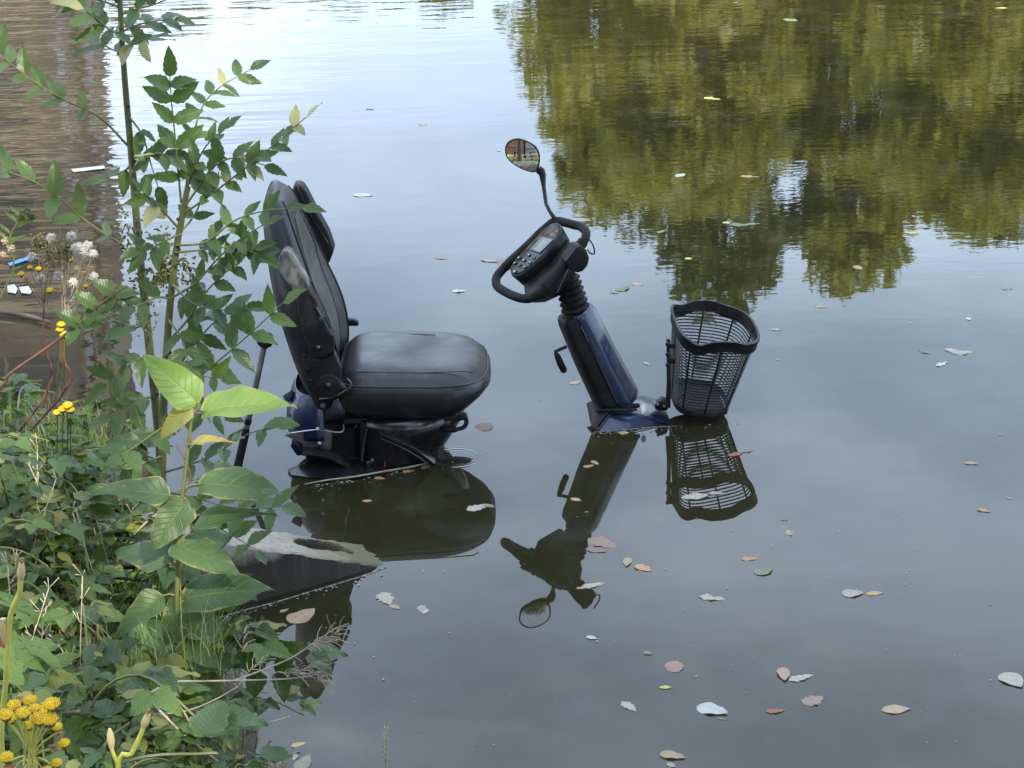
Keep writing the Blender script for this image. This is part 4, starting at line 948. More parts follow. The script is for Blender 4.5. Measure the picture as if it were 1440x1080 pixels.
for px, ys, ll, pr_, fc2, pl in [
    ([(255, 285), (252, 255), (246, 190), (241, 140), (239, 108)], (4.2, 4.16), .066, 5, .85, .0),
    ([(258, 300), (285, 282), (330, 248), (380, 208), (430, 165)], (4.2, 4.05), .052, 9, .45, .30),
    ([(257, 295), (280, 262), (300, 235), (330, 222), (372, 232)], (4.2, 4.1), .058, 5, .6, .0),
    ([(262, 262), (270, 200), (285, 150), (310, 122), (352, 98)], (4.2, 4.3), .050, 6, .45, .05),
    ([(248, 345), (290, 340), (330, 310), (375, 296), (425, 292)], (4.2, 4.02), .056, 5, .5, .0),
    ([(243, 418), (275, 398), (305, 365), (335, 338), (372, 315)], (4.21, 4.08), .058, 6, .55, .0),
    ([(236, 480), (262, 452), (290, 410), (330, 372), (358, 350)], (4.22, 4.12), .056, 5, .6, .0),
    ([(232, 560), (262, 545), (292, 520), (330, 488), (366, 456), (398, 425)], (4.23, 4.05), .074, 5, .6, .0),
    ([(234, 540), (262, 500), (285, 470), (312, 445), (345, 432)], (4.23, 4.2), .064, 4, .6, .0),
    ([(229, 665), (262, 655), (300, 640), (345, 612), (392, 598)], (4.25, 3.98), .062, 5, .5, .0),
    ([(229, 690), (275, 700), (320, 712), (362, 715), (398, 712)], (4.25, 3.98), .075, 5, .5, .0),
    ([(230, 715), (270, 730), (305, 742), (335, 758), (362, 775)], (4.25, 3.98), .058, 4, .5, .0),
    ([(230, 740), (275, 785), (310, 812), (340, 828)], (4.25, 3.98), .055, 3, .6, .0),
    ([(247, 355), (278, 352), (310, 348), (345, 352), (372, 362)], (4.2, 4.1), .05, 5, .5, .0),
    ([(243, 400), (262, 420), (285, 432), (315, 436)], (4.2, 4.12), .055, 4, .6, .0),
    ([(252, 330), (230, 340), (212, 350), (196, 352)], (4.2, 4.15), .055, 3, .5, .0),
    ([(236, 500), (256, 515), (282, 528), (312, 532)], (4.22, 4.1), .058, 4, .6, .0),
    ([(232, 590), (252, 588), (282, 582), (316, 586)], (4.23, 4.1), .055, 4, .6, .0),
    ([(230, 640), (205, 650), (178, 660), (150, 655)], (4.24, 4.1), .062, 4, .5, .0),
    ([(262, 268), (272, 240), (290, 205), (318, 180)], (4.2, 4.12), .05, 5, .5, .05),
    ([(252, 330), (275, 300), (290, 262), (296, 250)], (4.2, 4.28), .055, 3, .5, .15),
    ([(250, 320), (232, 300), (215, 285), (200, 268)], (4.2, 4.1), .058, 3, .4, .1),
    ([(240, 420), (222, 418), (205, 425), (190, 432)], (4.2, 4.1), .064, 2, .6, .0),
    ([(237, 450), (255, 475), (262, 500), (270, 520)], (4.2, 4.1), .06, 3, .6, .0),
    ([(231, 600), (215, 610), (190, 628), (170, 640)], (4.2, 4.05), .07, 3, .5, .0),
]: frond(sb, px, ys, ll, pr_, fc2, pl)
# seed clusters hanging by the stems
def cluster(parent, c, n, s, m, nm='seed_cluster'):
    a = Acc()
    for _ in range(n):
        p = c + V((random.gauss(0, s * .5), random.gauss(0, s * .5), random.gauss(0, s)))
        d = rv(1).normalized(); l = random.uniform(.006, .013)
        a.tube([p, p + d * l * .5, p + d * l], [.0012, .0030, .0008], 4)
    return tag(a.build(nm, m, parent, True), kind='stuff')
M['seed'] = noise_mat('seed', (.10, .10, .022), (.19, .16, .05), 60, .7)
for x, y, pz, s in [(183, 325, sa, .030), (186, 360, sa, .020), (197, 400, sa, .028), (206, 445, sa, .02), (228, 345, sb, .026), (236, 375, sb, .022), (225, 390, sb, .02), (263, 385, sb, .018), (160, 420, sa, .02)]:
    cluster(pz, aty(x, y, 4.24), 60, s, M['seed'])

# ------------------------------------------------------------------ broad-leaved plant in front
KB = [with_mat(blade('broad_blade', w_, 22, 10, 'heart', fo, dr, vein=.009, seed=20 + i, ruffle=.03), None) for i, (w_, fo, dr) in enumerate([(.62, .16, .16), (.56, .26, .24), (.66, .10, .10), (.5, .34, .3)])]
def kmesh(i, m): 
    me = KB[i].copy(); me.materials.clear(); me.materials.append(m); return me
KM = {(i, k): kmesh(i, M[k]) for i in range(4) for k in ('knot', 'knot_lit', 'knot_sick')}
YK = 3.60
kroot = empty('broad_leaved_plant', (-.69, 3.6, ground_z(-.69, 3.6)), 'tall single-stemmed plant with broad oval leaves, some yellowing, at the water edge', 'plant')
ks = spline([V((-.69, 3.6, ground_z(-.69, 3.6) - .03))] + [aty(x, y, YK) for x, y in [(244, 960), (247, 880), (250, 800), (254, 720), (262, 650), (269, 590), (273, 575)]], 6)
tube('stem', ks, [.0062 - .0036 * i / (len(ks) - 1) for i in range(len(ks))], M['greenstem'], kroot, 9)
def kleaf(sx, sy, b, t, i, m, face=.6, dy=0.0, w_=1.0, yb=None):
    yb = YK if yb is None else yb
    p0 = aty(sx, sy, YK); p1 = aty(*b, yb); p2 = aty(*t, yb + dy)
    nrm = (tocam(p1) * face + V((0, 0, 1)) * (1 - face) + rv(.05)).normalized()
    o = leaf('leaf', KM[(i, m)], frame(p1, p1.lerp(p2, .95), nrm, w_ * random.uniform(.86, 1.0)), kroot)
    if (p1 - p0).length > .006: tube('petiole', [p0, (p0 + p1) / 2 + V((0, 0, .004)), p1], .0018, M['redstem'] if random.random() < .6 else M['greenstem'], kroot, 6)
for a in [
    (272, 580, (277, 566), (197, 493), 2, 'knot_lit', .85, .02, .90),
    (273, 582, (286, 578), (408, 549), 1, 'knot_lit', .42, -.05, .92),
    (272, 585, (272, 574), (306, 585), 3, 'knot', .5, .05, .9),
    (270, 590, (268, 570), (218, 620), 3, 'knot_sick', .8, -.02, 1.0),
    (268, 618, (268, 626), (326, 607), 3, 'knot_sick', .22, -.02, .75),
    (256, 690, (282, 680), (404, 683), 0, 'knot', .32, -.06, .92),
    (254, 715, (272, 745), (372, 700), 3, 'knot', .35, -.05, .66),
    (254, 722, (238, 697), (118, 676), 0, 'knot', .42, -.02, .78),
    (253, 735, (262, 704), (208, 778), 2, 'knot', .8, -.06, 1.05),
    (251, 765, (244, 764), (342, 802), 0, 'knot', .5, -.08, .88),
    (250, 820, (258, 842), (382, 816), 0, 'knot', .5, -.06, .90),
    (248, 838, (228, 838), (154, 892), 1, 'knot', .5, -.06, 1.0),
    (248, 850, (268, 846), (228, 912), 2, 'knot', .75, -.03, 1.3),
    (246, 900, (250, 898), (312, 936), 1, 'knot', .6, -.06, 1.0),
    (246, 915, (262, 930), (345, 925), 0, 'knot', .5, -.02, 1.0),
    (245, 935, (300, 945), (238, 1022), 2, 'knot', .85, -.05, 1.35),
    (245, 945, (228, 950), (170, 985), 1, 'knot', .5, -.05, 1.0),
    (246, 870, (252, 870), (330, 880), 2, 'knot', .5, .05, 1.2),
    (250, 800, (240, 790), (150, 760), 1, 'knot', .5, .08, 1.0),
    (250, 780, (262, 772), (330, 742), 0, 'knot', .5, .06, 1.1),
]: kleaf(*a)
tube('side_shoot', [aty(x, y, YK) for x, y in [(254, 705), (262, 690), (268, 672), (262, 650), (248, 625)]], .0013, M['redstem'], kroot, 5, smooth_n=3)

# ------------------------------------------------------------------ undergrowth on the bank
UB = [with_mat(blade('undergrowth_blade', w_, 10, 6, sh, fo, dr, vein=.013, seed=40 + i, ruffle=.03, serr=1), M['under']) for i, (w_, sh, fo, dr) in enumerate([(.62, 'ovate', .2, .2), (.7, 'heart', .26, .3), (.55, 'ovate', .12, .12)])]
UB += [with_mat(UB[0], M['under2']), with_mat(UB[1], M['under2']), with_mat(UB[2], M['under3'])]
PB = [with_mat(palmate('palmate_blade', 60 + i * 7), M['under2' if i else 'under']) for i in range(3)]
LB = [with_mat(blade('lance_blade', .22, 9, 4, 'lance', .2, .3, seed=90 + i, ruffle=.02), M['under2']) for i in range(2)]
def build_bramble(seed):
    rnd = random.Random(seed); root = empty('bramble', (0, 0, 0)); 
    for q in range(rnd.randint(2, 3)):
        a = rnd.uniform(0, 6.28); h = rnd.uniform(.16, .30); r = rnd.uniform(.10, .2)
        P = [V((0, 0, -.02)), V((math.cos(a) * r * .35, math.sin(a) * r * .35, h * .7)), V((math.cos(a) * r * .9, math.sin(a) * r * .9, h)), V((math.cos(a) * r * 1.5, math.sin(a) * r * 1.5, h * .85))]
        c = spline(P, 5); tube('cane', c, .0022, M['greenstem'], root, 5)
        for i in range(4, len(c), 2):
            p = c[i]; b = a + rnd.choice((-1, 1)) * rnd.uniform(.5, 1.4); d = V((math.cos(b), math.sin(b), rnd.uniform(-.1, .4))).normalized(); e = p + d * rnd.uniform(.02, .04)
            for k, off in enumerate((0, 1.15, -1.15)):
                dd = Matrix.Rotation(off, 3, 'Z') @ d; dd.z -= .12
                leaf('leaf', rnd.choice(UB), frame(e, e + dd.normalized() * rnd.uniform(.048, .075) * (1 if k == 0 else .8), V((rnd.gauss(0, .3), -.35 + rnd.gauss(0, .25), 1)).normalized()), root)
    return root
def build_seedling(seed):
    rnd = random.Random(seed); root = empty('maple_seedling', (0, 0, 0)); h = rnd.uniform(.12, .24)
    tube('stem', [V((0, 0, -.02)), V((.01, 0, h * .5)), V((rnd.uniform(-.02, .02), rnd.uniform(-.02, .02), h))], .0024, M['redstem'], root, 5, smooth_n=3)
    for i in range(rnd.randint(5, 8)):
        a = rnd.uniform(0, 6.28); z = h * rnd.uniform(.5, 1.0); p = V((0.008, 0, z)); e = p + V((math.cos(a) * .06, math.sin(a) * .06, .03)) * rnd.uniform(.6, 1.1)
        tube('petiole', [p, e], .0012, M['redstem'], root, 4)
        leaf('leaf', rnd.choice(PB), frame(e, e + V((math.cos(a), math.sin(a), -.25)).normalized() * rnd.uniform(.055, .085), V((rnd.gauss(0, .2), -.3 + rnd.gauss(0, .2), 1)).normalized()), root)
    return root
def build_nettle(seed):
    rnd = random.Random(seed); root = empty('nettle', (0, 0, 0)); h = rnd.uniform(.22, .40); lx, ly = rnd.uniform(-.05, .05), rnd.uniform(-.04, .04)
    tube('stem', [V((0, 0, -.02)), V((lx * .3, ly * .3, h * .5)), V((lx, ly, h))], [.003, .0026, .0016], M['greenstem'], root, 5, smooth_n=3)
    for k in range(8):
        t = .3 + .7 * k / 7; p = V((lx * t * t, ly * t * t, h * t)); a0 = k * 1.57 + rnd.uniform(-.3, .3)
        for s in (0, math.pi):
            a = a0 + s; d = V((math.cos(a), math.sin(a), rnd.uniform(-.45, .15))).normalized()
            leaf('leaf', rnd.choice(UB), frame(p + d * .012, p + d * rnd.uniform(.05, .08) * (1.25 - .6 * t), V((rnd.gauss(0, .2), -.3, 1)).normalized()), root)
    return root
def copy_tree(root):
    def cp(o, par):
        c = o.copy(); COL.objects.link(c); c.parent = par
        if par is not None: c.matrix_parent_inverse = o.matrix_parent_inverse.copy()
        for ch in o.children: cp(ch, c)
        return c
    return cp(root, None)
protos = {'bramble': [build_bramble(s) for s in (1, 2, 3)], 'seedling': [build_seedling(s) for s in (4, 5, 6)], 'nettle': [build_nettle(s) for s in (7, 8, 9)]}
UL = {'bramble': ('low bramble with dark three-part leaves', 'bramble', 'brambles on the bank'),
      'seedling': ('maple seedling with broad lobed leaves on a red stalk', 'seedling', 'maple seedlings on the bank'),
      'nettle': ('upright nettle-like weed with paired toothed leaves', 'weed', 'upright weeds on the bank')}
used = set()
def place(kind, x, y, s, rz):
    pr_ = random.choice(protos[kind]); o = pr_
    if pr_.name in used: o = copy_tree(pr_)
    used.add(pr_.name)
    o.location = (x, y, ground_z(x, y)); o.rotation_euler = (random.gauss(0, .08), random.gauss(0, .08), rz); o.scale = (s, s, s)
    l, c, g = UL[kind]; d = shore_d(x, y); tx, ty = proj(V((x, y, ground_z(x, y) + .15)))
    q = ('behind the concrete slab' if y > 4.85 else 'beside the concrete slab' if (x > -.95 and y > 4.2) else 'below the ash saplings' if y > 3.95 else
         'right at the water edge' if d < .22 else 'below the broad-leaved plant' if x > -.95 and y > 3.2 else 'around the yellow ragwort' if y < 3.0 else 'farther up from the water')
    tag(o, l + ' ' + q, c, g + ' ' + q)
# right-hand limit of the undergrowth in the picture for a given height
def rlimit(py): return ip([(560, 205), (640, 225), (760, 235), (840, 260), (900, 330), (980, 352), (1100, 350)], py)
rnd0 = random.Random(77); cnt = 0; spots = []
for _ in range(14000):
    if cnt >= 150: break
    y = rnd0.uniform(2.15, 5.75); x = -2.05 + 1.65 * rnd0.random()
    d = shore_d(x, y)
    if d < .03: continue
    kind = rnd0.choices(['bramble', 'seedling', 'nettle'], [.5, .22, .28])[0]
    s = rnd0.choice((rnd0.uniform(.5, .9), rnd0.uniform(.8, 1.35))) * (.85 if d < .15 else 1)
    hgt = {'bramble': .26, 'seedling': .2, 'nettle': .34}[kind] * s
    g = V((x, y, ground_z(x, y))); bx2, by2 = proj(g); tx, ty = proj(g + V((0, 0, hgt)))
    if tx < -90 or ty > 1110 or tx > 420: continue
    lim = ip([(-100, 560), (60, 575), (140, 605), (190, 640), (230, 690), (300, 860), (345, 950), (430, 1100)], tx)
    if ty < lim: continue
    if tx + 75 * s * 3.5 / y > rlimit(max(ty, 560)) + 30: continue
    if any((x - a) ** 2 + (y - b) ** 2 < .0042 for a, b in spots): continue
    spots.append((x, y)); place(kind, x, y, s, rnd0.uniform(0, 6.28)); cnt += 1
for px_, py_, yy, kd, sc_ in [(95, 905, 3.30, 'seedling', 1.15), (40, 880, 3.25, 'seedling', 1.0), (60, 700, 4.0, 'nettle', 1.2), (20, 680, 4.1, 'nettle', 1.3), (110, 660, 4.35, 'nettle', 1.15), (150, 690, 4.2, 'bramble', 1.2), (20, 620, 4.7, 'bramble', 1.2), (150, 850, 3.55, 'nettle', 1.0)]:
    q_ = aty(px_, py_, yy); place(kd, q_.x, q_.y, sc_, random.uniform(0, 6.28))
for k in protos:
    for p in protos[k]:
        if p.name not in used:
            for ch in list(p.children): bpy.data.objects.remove(ch)
            bpy.data.objects.remove(p)
print('undergrowth', cnt)

# grass, horsetails and litter
def grass():
    rnd = random.Random(5); v, f = [], []
    def bladeg(p, h, lean, w_):
        d = V((math.cos(lean), math.sin(lean), 0)); s = V((-d.y, d.x, 0)) * w_; o = len(v)
        bend = rnd.uniform(.15, .8)
        for k in range(5):
            t = k / 4; c = p + V((0, 0, h * t * (1 - .25 * bend * t))) + d * (h * bend * t * t); q = s * (1 - t) ** .7
            v.append(c - q); v.append(c + q)
        for k in range(4): f.append((o + 2 * k, o + 2 * k + 1, o + 2 * k + 3, o + 2 * k + 2))
    n = 0
    while n < 260:
        y = rnd.uniform(2.2, 5.9); x = rnd.uniform(-2.1, -.45); d = shore_d(x, y)
        if d < .01: continue
        g = V((x, y, ground_z(x, y))); tx, ty = proj(g + V((0, 0, .16)))
        if not (-60 < tx < min(330, rlimit(max(560, ty)) + 10)) or ty < ip([(-60, 560), (100, 590), (230, 720), (300, 860), (345, 940)], tx): continue
        n += 1
        for _ in range(rnd.randint(8, 16)): bladeg(g + V((rnd.gauss(0, .03), rnd.gauss(0, .03), -.01)), rnd.uniform(.07, .20), rnd.uniform(0, 6.28), rnd.uniform(.0010, .0024))
    for cx, cy_, n_ in [(285, 890, 150), (255, 915, 120), (215, 940, 110), (180, 920, 80), (140, 940, 60), (120, 610, 110), (60, 590, 110), (150, 630, 80), (20, 600, 90), (100, 640, 60)]:
        for _ in range(n_):
            yy = 3.66 if cy_ > 800 else 4.9
            p = aty(cx + rnd.gauss(0, 28), cy_ + 40 + rnd.gauss(0, 16), yy + rnd.gauss(0, .08)); p.z = max(p.z, ground_z(p.x, p.y))
            if shore_d(p.x, p.y) > -.02: bladeg(p, rnd.uniform(.06, .17), rnd.uniform(0, 6.28), rnd.uniform(.0007, .0014))
    return tag(mk('grass', v, f, M['grass']), 'thin green grass growing among the bank plants', 'grass', kind='stuff')
grass()
for k in range(16):
    rk = random.Random(900 + k); bx5, by5 = rk.uniform(10, 230), rk.uniform(640, 960); p = aty(bx5, by5 + 60, ip([(600, 4.9), (760, 4.1), (1040, 3.1)], by5)); p.z = ground_z(p.x, p.y)
    if shore_d(p.x, p.y) < .03: continue
    h = rk.uniform(.22, .42); lx, ly = rk.gauss(0, .07), rk.gauss(0, .05); a = Acc(); st_ = spline([p - V((0, 0, .02)), p + V((lx * .3, ly * .3, h * .5)), p + V((lx, ly, h))], 4)
    a.tube(st_, .0011, 4)
    for q in range(10):
        b = st_[-1 - q // 3]; d = V((rk.gauss(0, 1), rk.gauss(0, 1), 1.2)).normalized(); a.tube([b, b + d * rk.uniform(.012, .035)], [.0006, .0009], 4)
    tag(a.build('dry_stalk', M['straw' if k % 2 else 'twig'], None, True), 'thin dry stalk with a sparse seed head standing among the brambles', 'dry stalk', 'dry stalks among the brambles')
def litter():
    rnd = random.Random(15); a = Acc()
    n = 0
    while n < 420:
        y = rnd.uniform(2.6, 5.6); x = rnd.uniform(-1.9, -.5)
        if shore_d(x, y) < .0: continue
        n += 1; p = V((x, y, ground_z(x, y) + .004)); t = rnd.uniform(0, 6.28); d = V((math.cos(t), math.sin(t), rnd.uniform(-.1, .3))); l = rnd.uniform(.02, .09)
        a.tube([p, p + d * l * .5 + V((0, 0, .004)), p + d * l], [.0012, .0016, .0006], 4)
    return tag(a.build('dead_stalks', M['straw'], None, True), 'dead stalks and twigs littering the bank soil', 'litter', kind='stuff')
litter()
#@@FLOWERS
# ------------------------------------------------------------------ flowers, dry stems, twigs
def ball_head(c, r, n, m, nm, parent, spike=.55, up=V((0, 0, 1)), th=.0007, seg=3):
    """flower or seed head: short rays round a small core."""
    a = Acc()
    for _ in range(n):
        d = (rv(1).normalized() + up * .5).normalized(); a.tube([c + d * r * .25, c + d * r * random.uniform(.75, 1.1)], [th * 1.6, th * .5], seg)
    for k in range(1):
        ring = [[c + V((r * .45 * math.cos(q) * math.cos(t), r * .45 * math.cos(q) * math.sin(t), r * .45 * math.sin(q))) for t in [2 * math.pi * i / 8 for i in range(8)]] for q in (-1.5, -.7, 0, .7, 1.5)]
        for i in range(4): 
            o = len(a.v); a.v += ring[i] + ring[i + 1]; a.f += [(o + j, o + (j + 1) % 8, o + 8 + (j + 1) % 8, o + 8 + j) for j in range(8)]
    return a.build(nm, m, parent, True)
def dome_head(c, r, parent, m='petal', up=V((0, -.25, 1))):
    """ragwort head: a packed yellow dome on a green cup, with a fringe of tiny florets."""
    up = up.normalized(); x = up.orthogonal().normalized(); y = up.cross(x); a = Acc()
    jt = random.uniform(.8, 1.2); r = r * jt
    for k in range(90):
        q = math.sqrt((k + .5) / 90) * random.uniform(.92, 1.06); t = k * 2.39996; p = c + (x * math.cos(t) + y * math.sin(t)) * r * q + up * r * .55 * (1 - q * q)
        a.tube([p - up * r * .3, p + up * r * random.uniform(.0, .22) + (x * math.cos(t) + y * math.sin(t)) * r * .16 * q + rv(r * .04)], [r * .05, r * .075], 4)
    for k in range(5):
        q0, q1 = k / 5, (k + 1) / 5; o = len(a.v)
        for q in (q0, q1): a.v += [c + (x * math.cos(t) + y * math.sin(t)) * r * q * .98 + up * r * (.52 * (1 - q * q) - .02) for t in [2 * math.pi * i / 12 for i in range(12)]]
        a.f += [(o + j, o + (j + 1) % 12, o + 12 + (j + 1) % 12, o + 12 + j) for j in range(12)]
    h = a.build('flower_head', M[m], parent, True)
    loft('cup', [[c - up * r * o_ + (x * math.cos(t) + y * math.sin(t)) * r * s for t in [2 * math.pi * k / 10 for k in range(10)]] for o_, s in ((1.3, .18), (.9, .6), (.25, .92), (.05, .9))], M['greenstem'], h)
    return h
# bright ragwort by the path
rg = empty('ragwort', (-.70, 2.38, ground_z(-.70, 2.38)), 'ragwort in full yellow flower at the corner of the bank', 'ragwort')
rb = V((-.70, 2.38, ground_z(-.70, 2.38) - .02)); hubp = aty(45, 1075, 2.40)
tube('stem', [rb, (rb + hubp) / 2 + V((.01, 0, 0)), hubp], .0042, M['yellowstem'], rg, 7, smooth_n=4)
for x, y, s in [(20, 992, 1.1), (42, 985, 1.2), (58, 1000, 1.1), (8, 1005, 1), (32, 1003, 1), (62, 993, .9), (73, 990, 1), (55, 1010, 1.1), (70, 1012, 1.3), (80, 1022, .9), (40, 1020, .8), (15, 1010, .9), (10, 1065, 1), (80, 1073, .9), (66, 1084, 1), (15, 1080, 1.1), (90, 1045, .8), (28, 985, .8), (48, 996, 1)]:
    yd = 2.40 + random.uniform(-.05, .05); c = aty(x, y, yd); m_ = 'petal' if random.random() < .94 else 'petal_old'
    dome_head(c, .0085 * s, rg, m_); j = hubp.lerp(c, .3) + V((0, 0, .01)); tube('flower_stalk', [hubp + rv(.006), j, c - V((0, 0, .008))], .0013, M['yellowstem'], rg, 5, smooth_n=3)
for x, y in [(85, 1035), (75, 1052)]: ball_head(aty(x, y, 2.37), .008, 40, M['petal_old'], 'withered_head', rg)
for k in range(9):
    p = rb.lerp(hubp, .4 + .06 * k); d = V((math.cos(k * 2.4), math.sin(k * 2.4), .2)); leaf('leaf', LB[k % 2], frame(p, p + d * .09, V((0, -.3, 1))), rg)
# two fat yellow stalks with spent buds
for lab, px, bud, y in [('pale yellow stalk with a drooping spent bud, beside a nettle clump', [(5, 1090), (8, 960), (13, 880), (18, 855), (27, 835), (29, 815)], (30, 797), 2.5),
                        ('short yellow stalk with one spent bud beside the dead twig', [(166, 1100), (185, 1060), (197, 1035), (202, 1022)], (207, 1008), 2.62)]:
    P = [aty(a, b, y) for a, b in px]; g = V((P[0].x, P[0].y, ground_z(P[0].x, P[0].y) - .02)); st = empty('flower_stalk', (g.x, g.y, g.z), lab, 'plant')
    tube('stalk', [g] + P, .0038, M['yellowstem'], st, 8, smooth_n=4); c = aty(*bud, y); u = (c - P[-1]).normalized()
    tube('bud', [P[-1], P[-1].lerp(c, .35), P[-1].lerp(c, .8), c + u * .006], [.0035, .0062, .0055, .0035], M['bud'], st, 9); ball_head(c + u * .008, .006, 26, M['petal_old'], 'withered_head', st, up=u)
    if y > 2.55:
        P2 = [aty(a, b, y) for a, b in [(166, 1075), (160, 1062), (157, 1052)]]; tube('stalk', P2, .003, M['yellowstem'], st, 7, smooth_n=3); tube('bud', [P2[-1], P2[-1] + V((0, 0, .012)), P2[-1] + V((0, 0, .024)), P2[-1] + V((0, 0, .032))], [.0035, .006, .005, .002], M['bud'], st, 9)
    else:
        c2 = aty(4, 870, y); tube('bud', [aty(8, 905, y), aty(6, 890, y), c2], [.0035, .006, .004], M['bud'], st, 9)
# dried ragwort gone to seed, at the back of the bank
dr = empty('dried_ragwort', (-1.42, 4.55, ground_z(-1.42, 4.55)), 'dried ragwort gone to white fluff with a few last yellow heads', 'ragwort')
db = V((-1.42, 4.55, ground_z(-1.42, 4.55) - .02)); 
hubs = [aty(62, 430, 4.55), aty(90, 440, 4.5)]
tube('stem', [db, aty(62, 560, 4.55), aty(60, 480, 4.55), hubs[0]], [.004, .0035, .003, .002], M['redstem'], dr, 6, smooth_n=4)
tube('stem', [db, aty(84, 560, 4.52), aty(88, 500, 4.5), hubs[1]], [.004, .0035, .003, .002], M['redstem'], dr, 6, smooth_n=4)
for x, y, k in [(60, 340, 'seed'), (70, 355, 'seed'), (52, 345, 'seed'), (85, 357, 'seed'), (72, 335, 'fluff'), (84, 312, 'old'), (100, 333, 'fluff'), (112, 348, 'fluff'), (124, 345, 'fluff'), (118, 355, 'fluff'), (131, 358, 'fluff'), (105, 350, 'fluff'), (42, 376, 'petal'), (54, 378, 'petal'), (30, 385, 'petal'), (64, 380, 'old'), (36, 392, 'old'), (98, 364, 'petal'), (75, 375, 'old'), (92, 375, 'old'), (108, 378, 'old'), (118, 385, 'old'), (128, 378, 'old'), (132, 390, 'fluff'), (103, 398, 'fluff'), (82, 388, 'fluff'), (58, 393, 'fluff'), (120, 402, 'petal'), (112, 412, 'petal'), (116, 423, 'old'), (70, 408, 'petal'), (126, 395, 'old'), (95, 352, 'seed'), (45, 300 + 62, 'fluff')]:
    c = aty(x, y, 4.5 + random.uniform(-.06, .06)); h = hubs[0] if x < 76 else hubs[1]
    tube('flower_stalk', [h + rv(.004), h.lerp(c, .5) + V((0, 0, -.006)), c], .0011, M['twig'], dr, 4, smooth_n=2)
    if k == 'fluff': ball_head(c, .013, 110, M['fluff'], 'seed_head', dr, th=.0006)
    elif k == 'old': ball_head(c, .008, 50, M['petal_old'], 'withered_head', dr)
    elif k == 'petal': dome_head(c, .0075, dr)
    else: cluster(dr, c, 50, .012, M['seed'])
for x, y in [(86, 456), (90, 470), (84, 463), (88, 575), (95, 570), (80, 580), (99, 576)]:
    c = aty(x, y, 4.4 if y < 500 else 4.3); nm = dome_head(c, .010 if y > 500 else .008, dr)
    tube('flower_stalk', [aty(x, y + 70, 4.42), c - V((0, 0, .01))], .0014, M['greenstem'], dr, 4)
# fading plant at the very edge
fe = empty('fading_weed', (-1.62, 4.5, ground_z(-1.62, 4.5)), 'wilting weed with curled pale seed tufts next to the dried ragwort', 'weed')
tube('stem', [V((-1.62, 4.5, ground_z(-1.62, 4.5))), aty(0, 420, 4.5), aty(12, 340, 4.5), aty(32, 302, 4.5)], .0022, M['greenstem'], fe, 5, smooth_n=4)
for x, y in [(38, 298), (30, 306), (44, 305), (8, 340), (15, 350), (4, 360)]: ball_head(aty(x, y, 4.5), .012, 60, M['straw'] if y > 330 else M['ash'], 'tuft', fe)
for k in range(6):
    p = aty(5 + 5 * k, 345 - 8 * k, 4.5); leaf('leaf', LB[k % 2], frame(p, p + V((math.cos(k * 2.1) * .05, 0, .03)), V((0, -.6, .6))), fe)
# red bramble cane arching out
rc = empty('bramble_cane', (-1.72, 4.28, ground_z(-1.72, 4.28)), 'bare dark red bramble cane arching up across the saplings', 'bramble')
P = spline([V((-1.72, 4.28, ground_z(-1.72, 4.28))), aty(-30, 565, 4.2), aty(15, 525, 4.18), aty(65, 490, 4.16), aty(115, 452, 4.14), aty(145, 425, 4.12), aty(178, 402, 4.1)], 5)
tube('cane', P, [.0045 - .003 * i / (len(P) - 1) for i in range(len(P))], M['redstem'], rc, 7)
for x, y in [(110, 455), (135, 430), (160, 412)]:
    p = aty(x, y, 4.13)
    for k in range(3): leaf('leaf', UB[k], frame(p, p + (V((math.cos(k * 2.2), -.2, math.sin(k * 2.2) * .6 + .1))).normalized() * .055, (tocam(p) * .6 + V((0, 0, .5)))), rc)
# dead twig with dry panicles reaching over the water
tw = empty('dead_twig', (-.80, 3.3, .38), 'dead pale twig with dry seed panicles reaching over the water', 'twig')
def tpath(px, y0, y1, r0, r1, nm='branch', n=4):
    P = [aty(x, y, y0 + (y1 - y0) * i / (len(px) - 1)) for i, (x, y) in enumerate(px)]
    c = spline(P, n); return tube(nm, c, [r0 + (r1 - r0) * i / (len(c) - 1) for i in range(len(c))], M['twig'], tw, 6)
tpath([(75, 1004), (120, 999), (160, 993), (200, 980), (240, 960), (285, 958), (330, 957), (400, 955), (440, 950)], 3.30, 3.42, .0030, .0012)
tpath([(202, 980), (225, 1000), (255, 1030), (290, 1058), (325, 1085)], 3.31, 3.30, .0026, .0016)
tpath([(330, 957), (370, 942), (410, 925), (440, 905), (470, 885), (487, 878)], 3.40, 3.42, .0020, .0009)
tpath([(215, 1005), (260, 1000), (300, 985), (335, 965)], 3.36, 3.40, .0016, .0010)
rndp = random.Random(3)
for sx, sy, ex_, ey_, n_ in [(425, 915, 490, 882, 26), (440, 905, 480, 900, 16), (380, 945, 470, 950, 20), (400, 955, 448, 930, 14), (430, 950, 470, 962, 12), (340, 925, 345, 870, 8), (345, 950, 372, 925, 8)]:
    for k in range(n_):
        t = rndp.random(); bx3, by3 = sx + (ex_ - sx) * t * .8, sy + (ey_ - sy) * t * .8; l = rndp.uniform(12, 32); a = math.atan2(ey_ - sy, ex_ - sx) + rndp.gauss(0, .45)
        tpath([(bx3, by3), (bx3 + l * .5 * math.cos(a), by3 + l * .5 * math.sin(a) - 1), (bx3 + l * math.cos(a + .15), by3 + l * math.sin(a + .15) + 2)], 3.41, 3.41 + rndp.uniform(-.04, .04), .0009, .0005, 'sprig', 2)
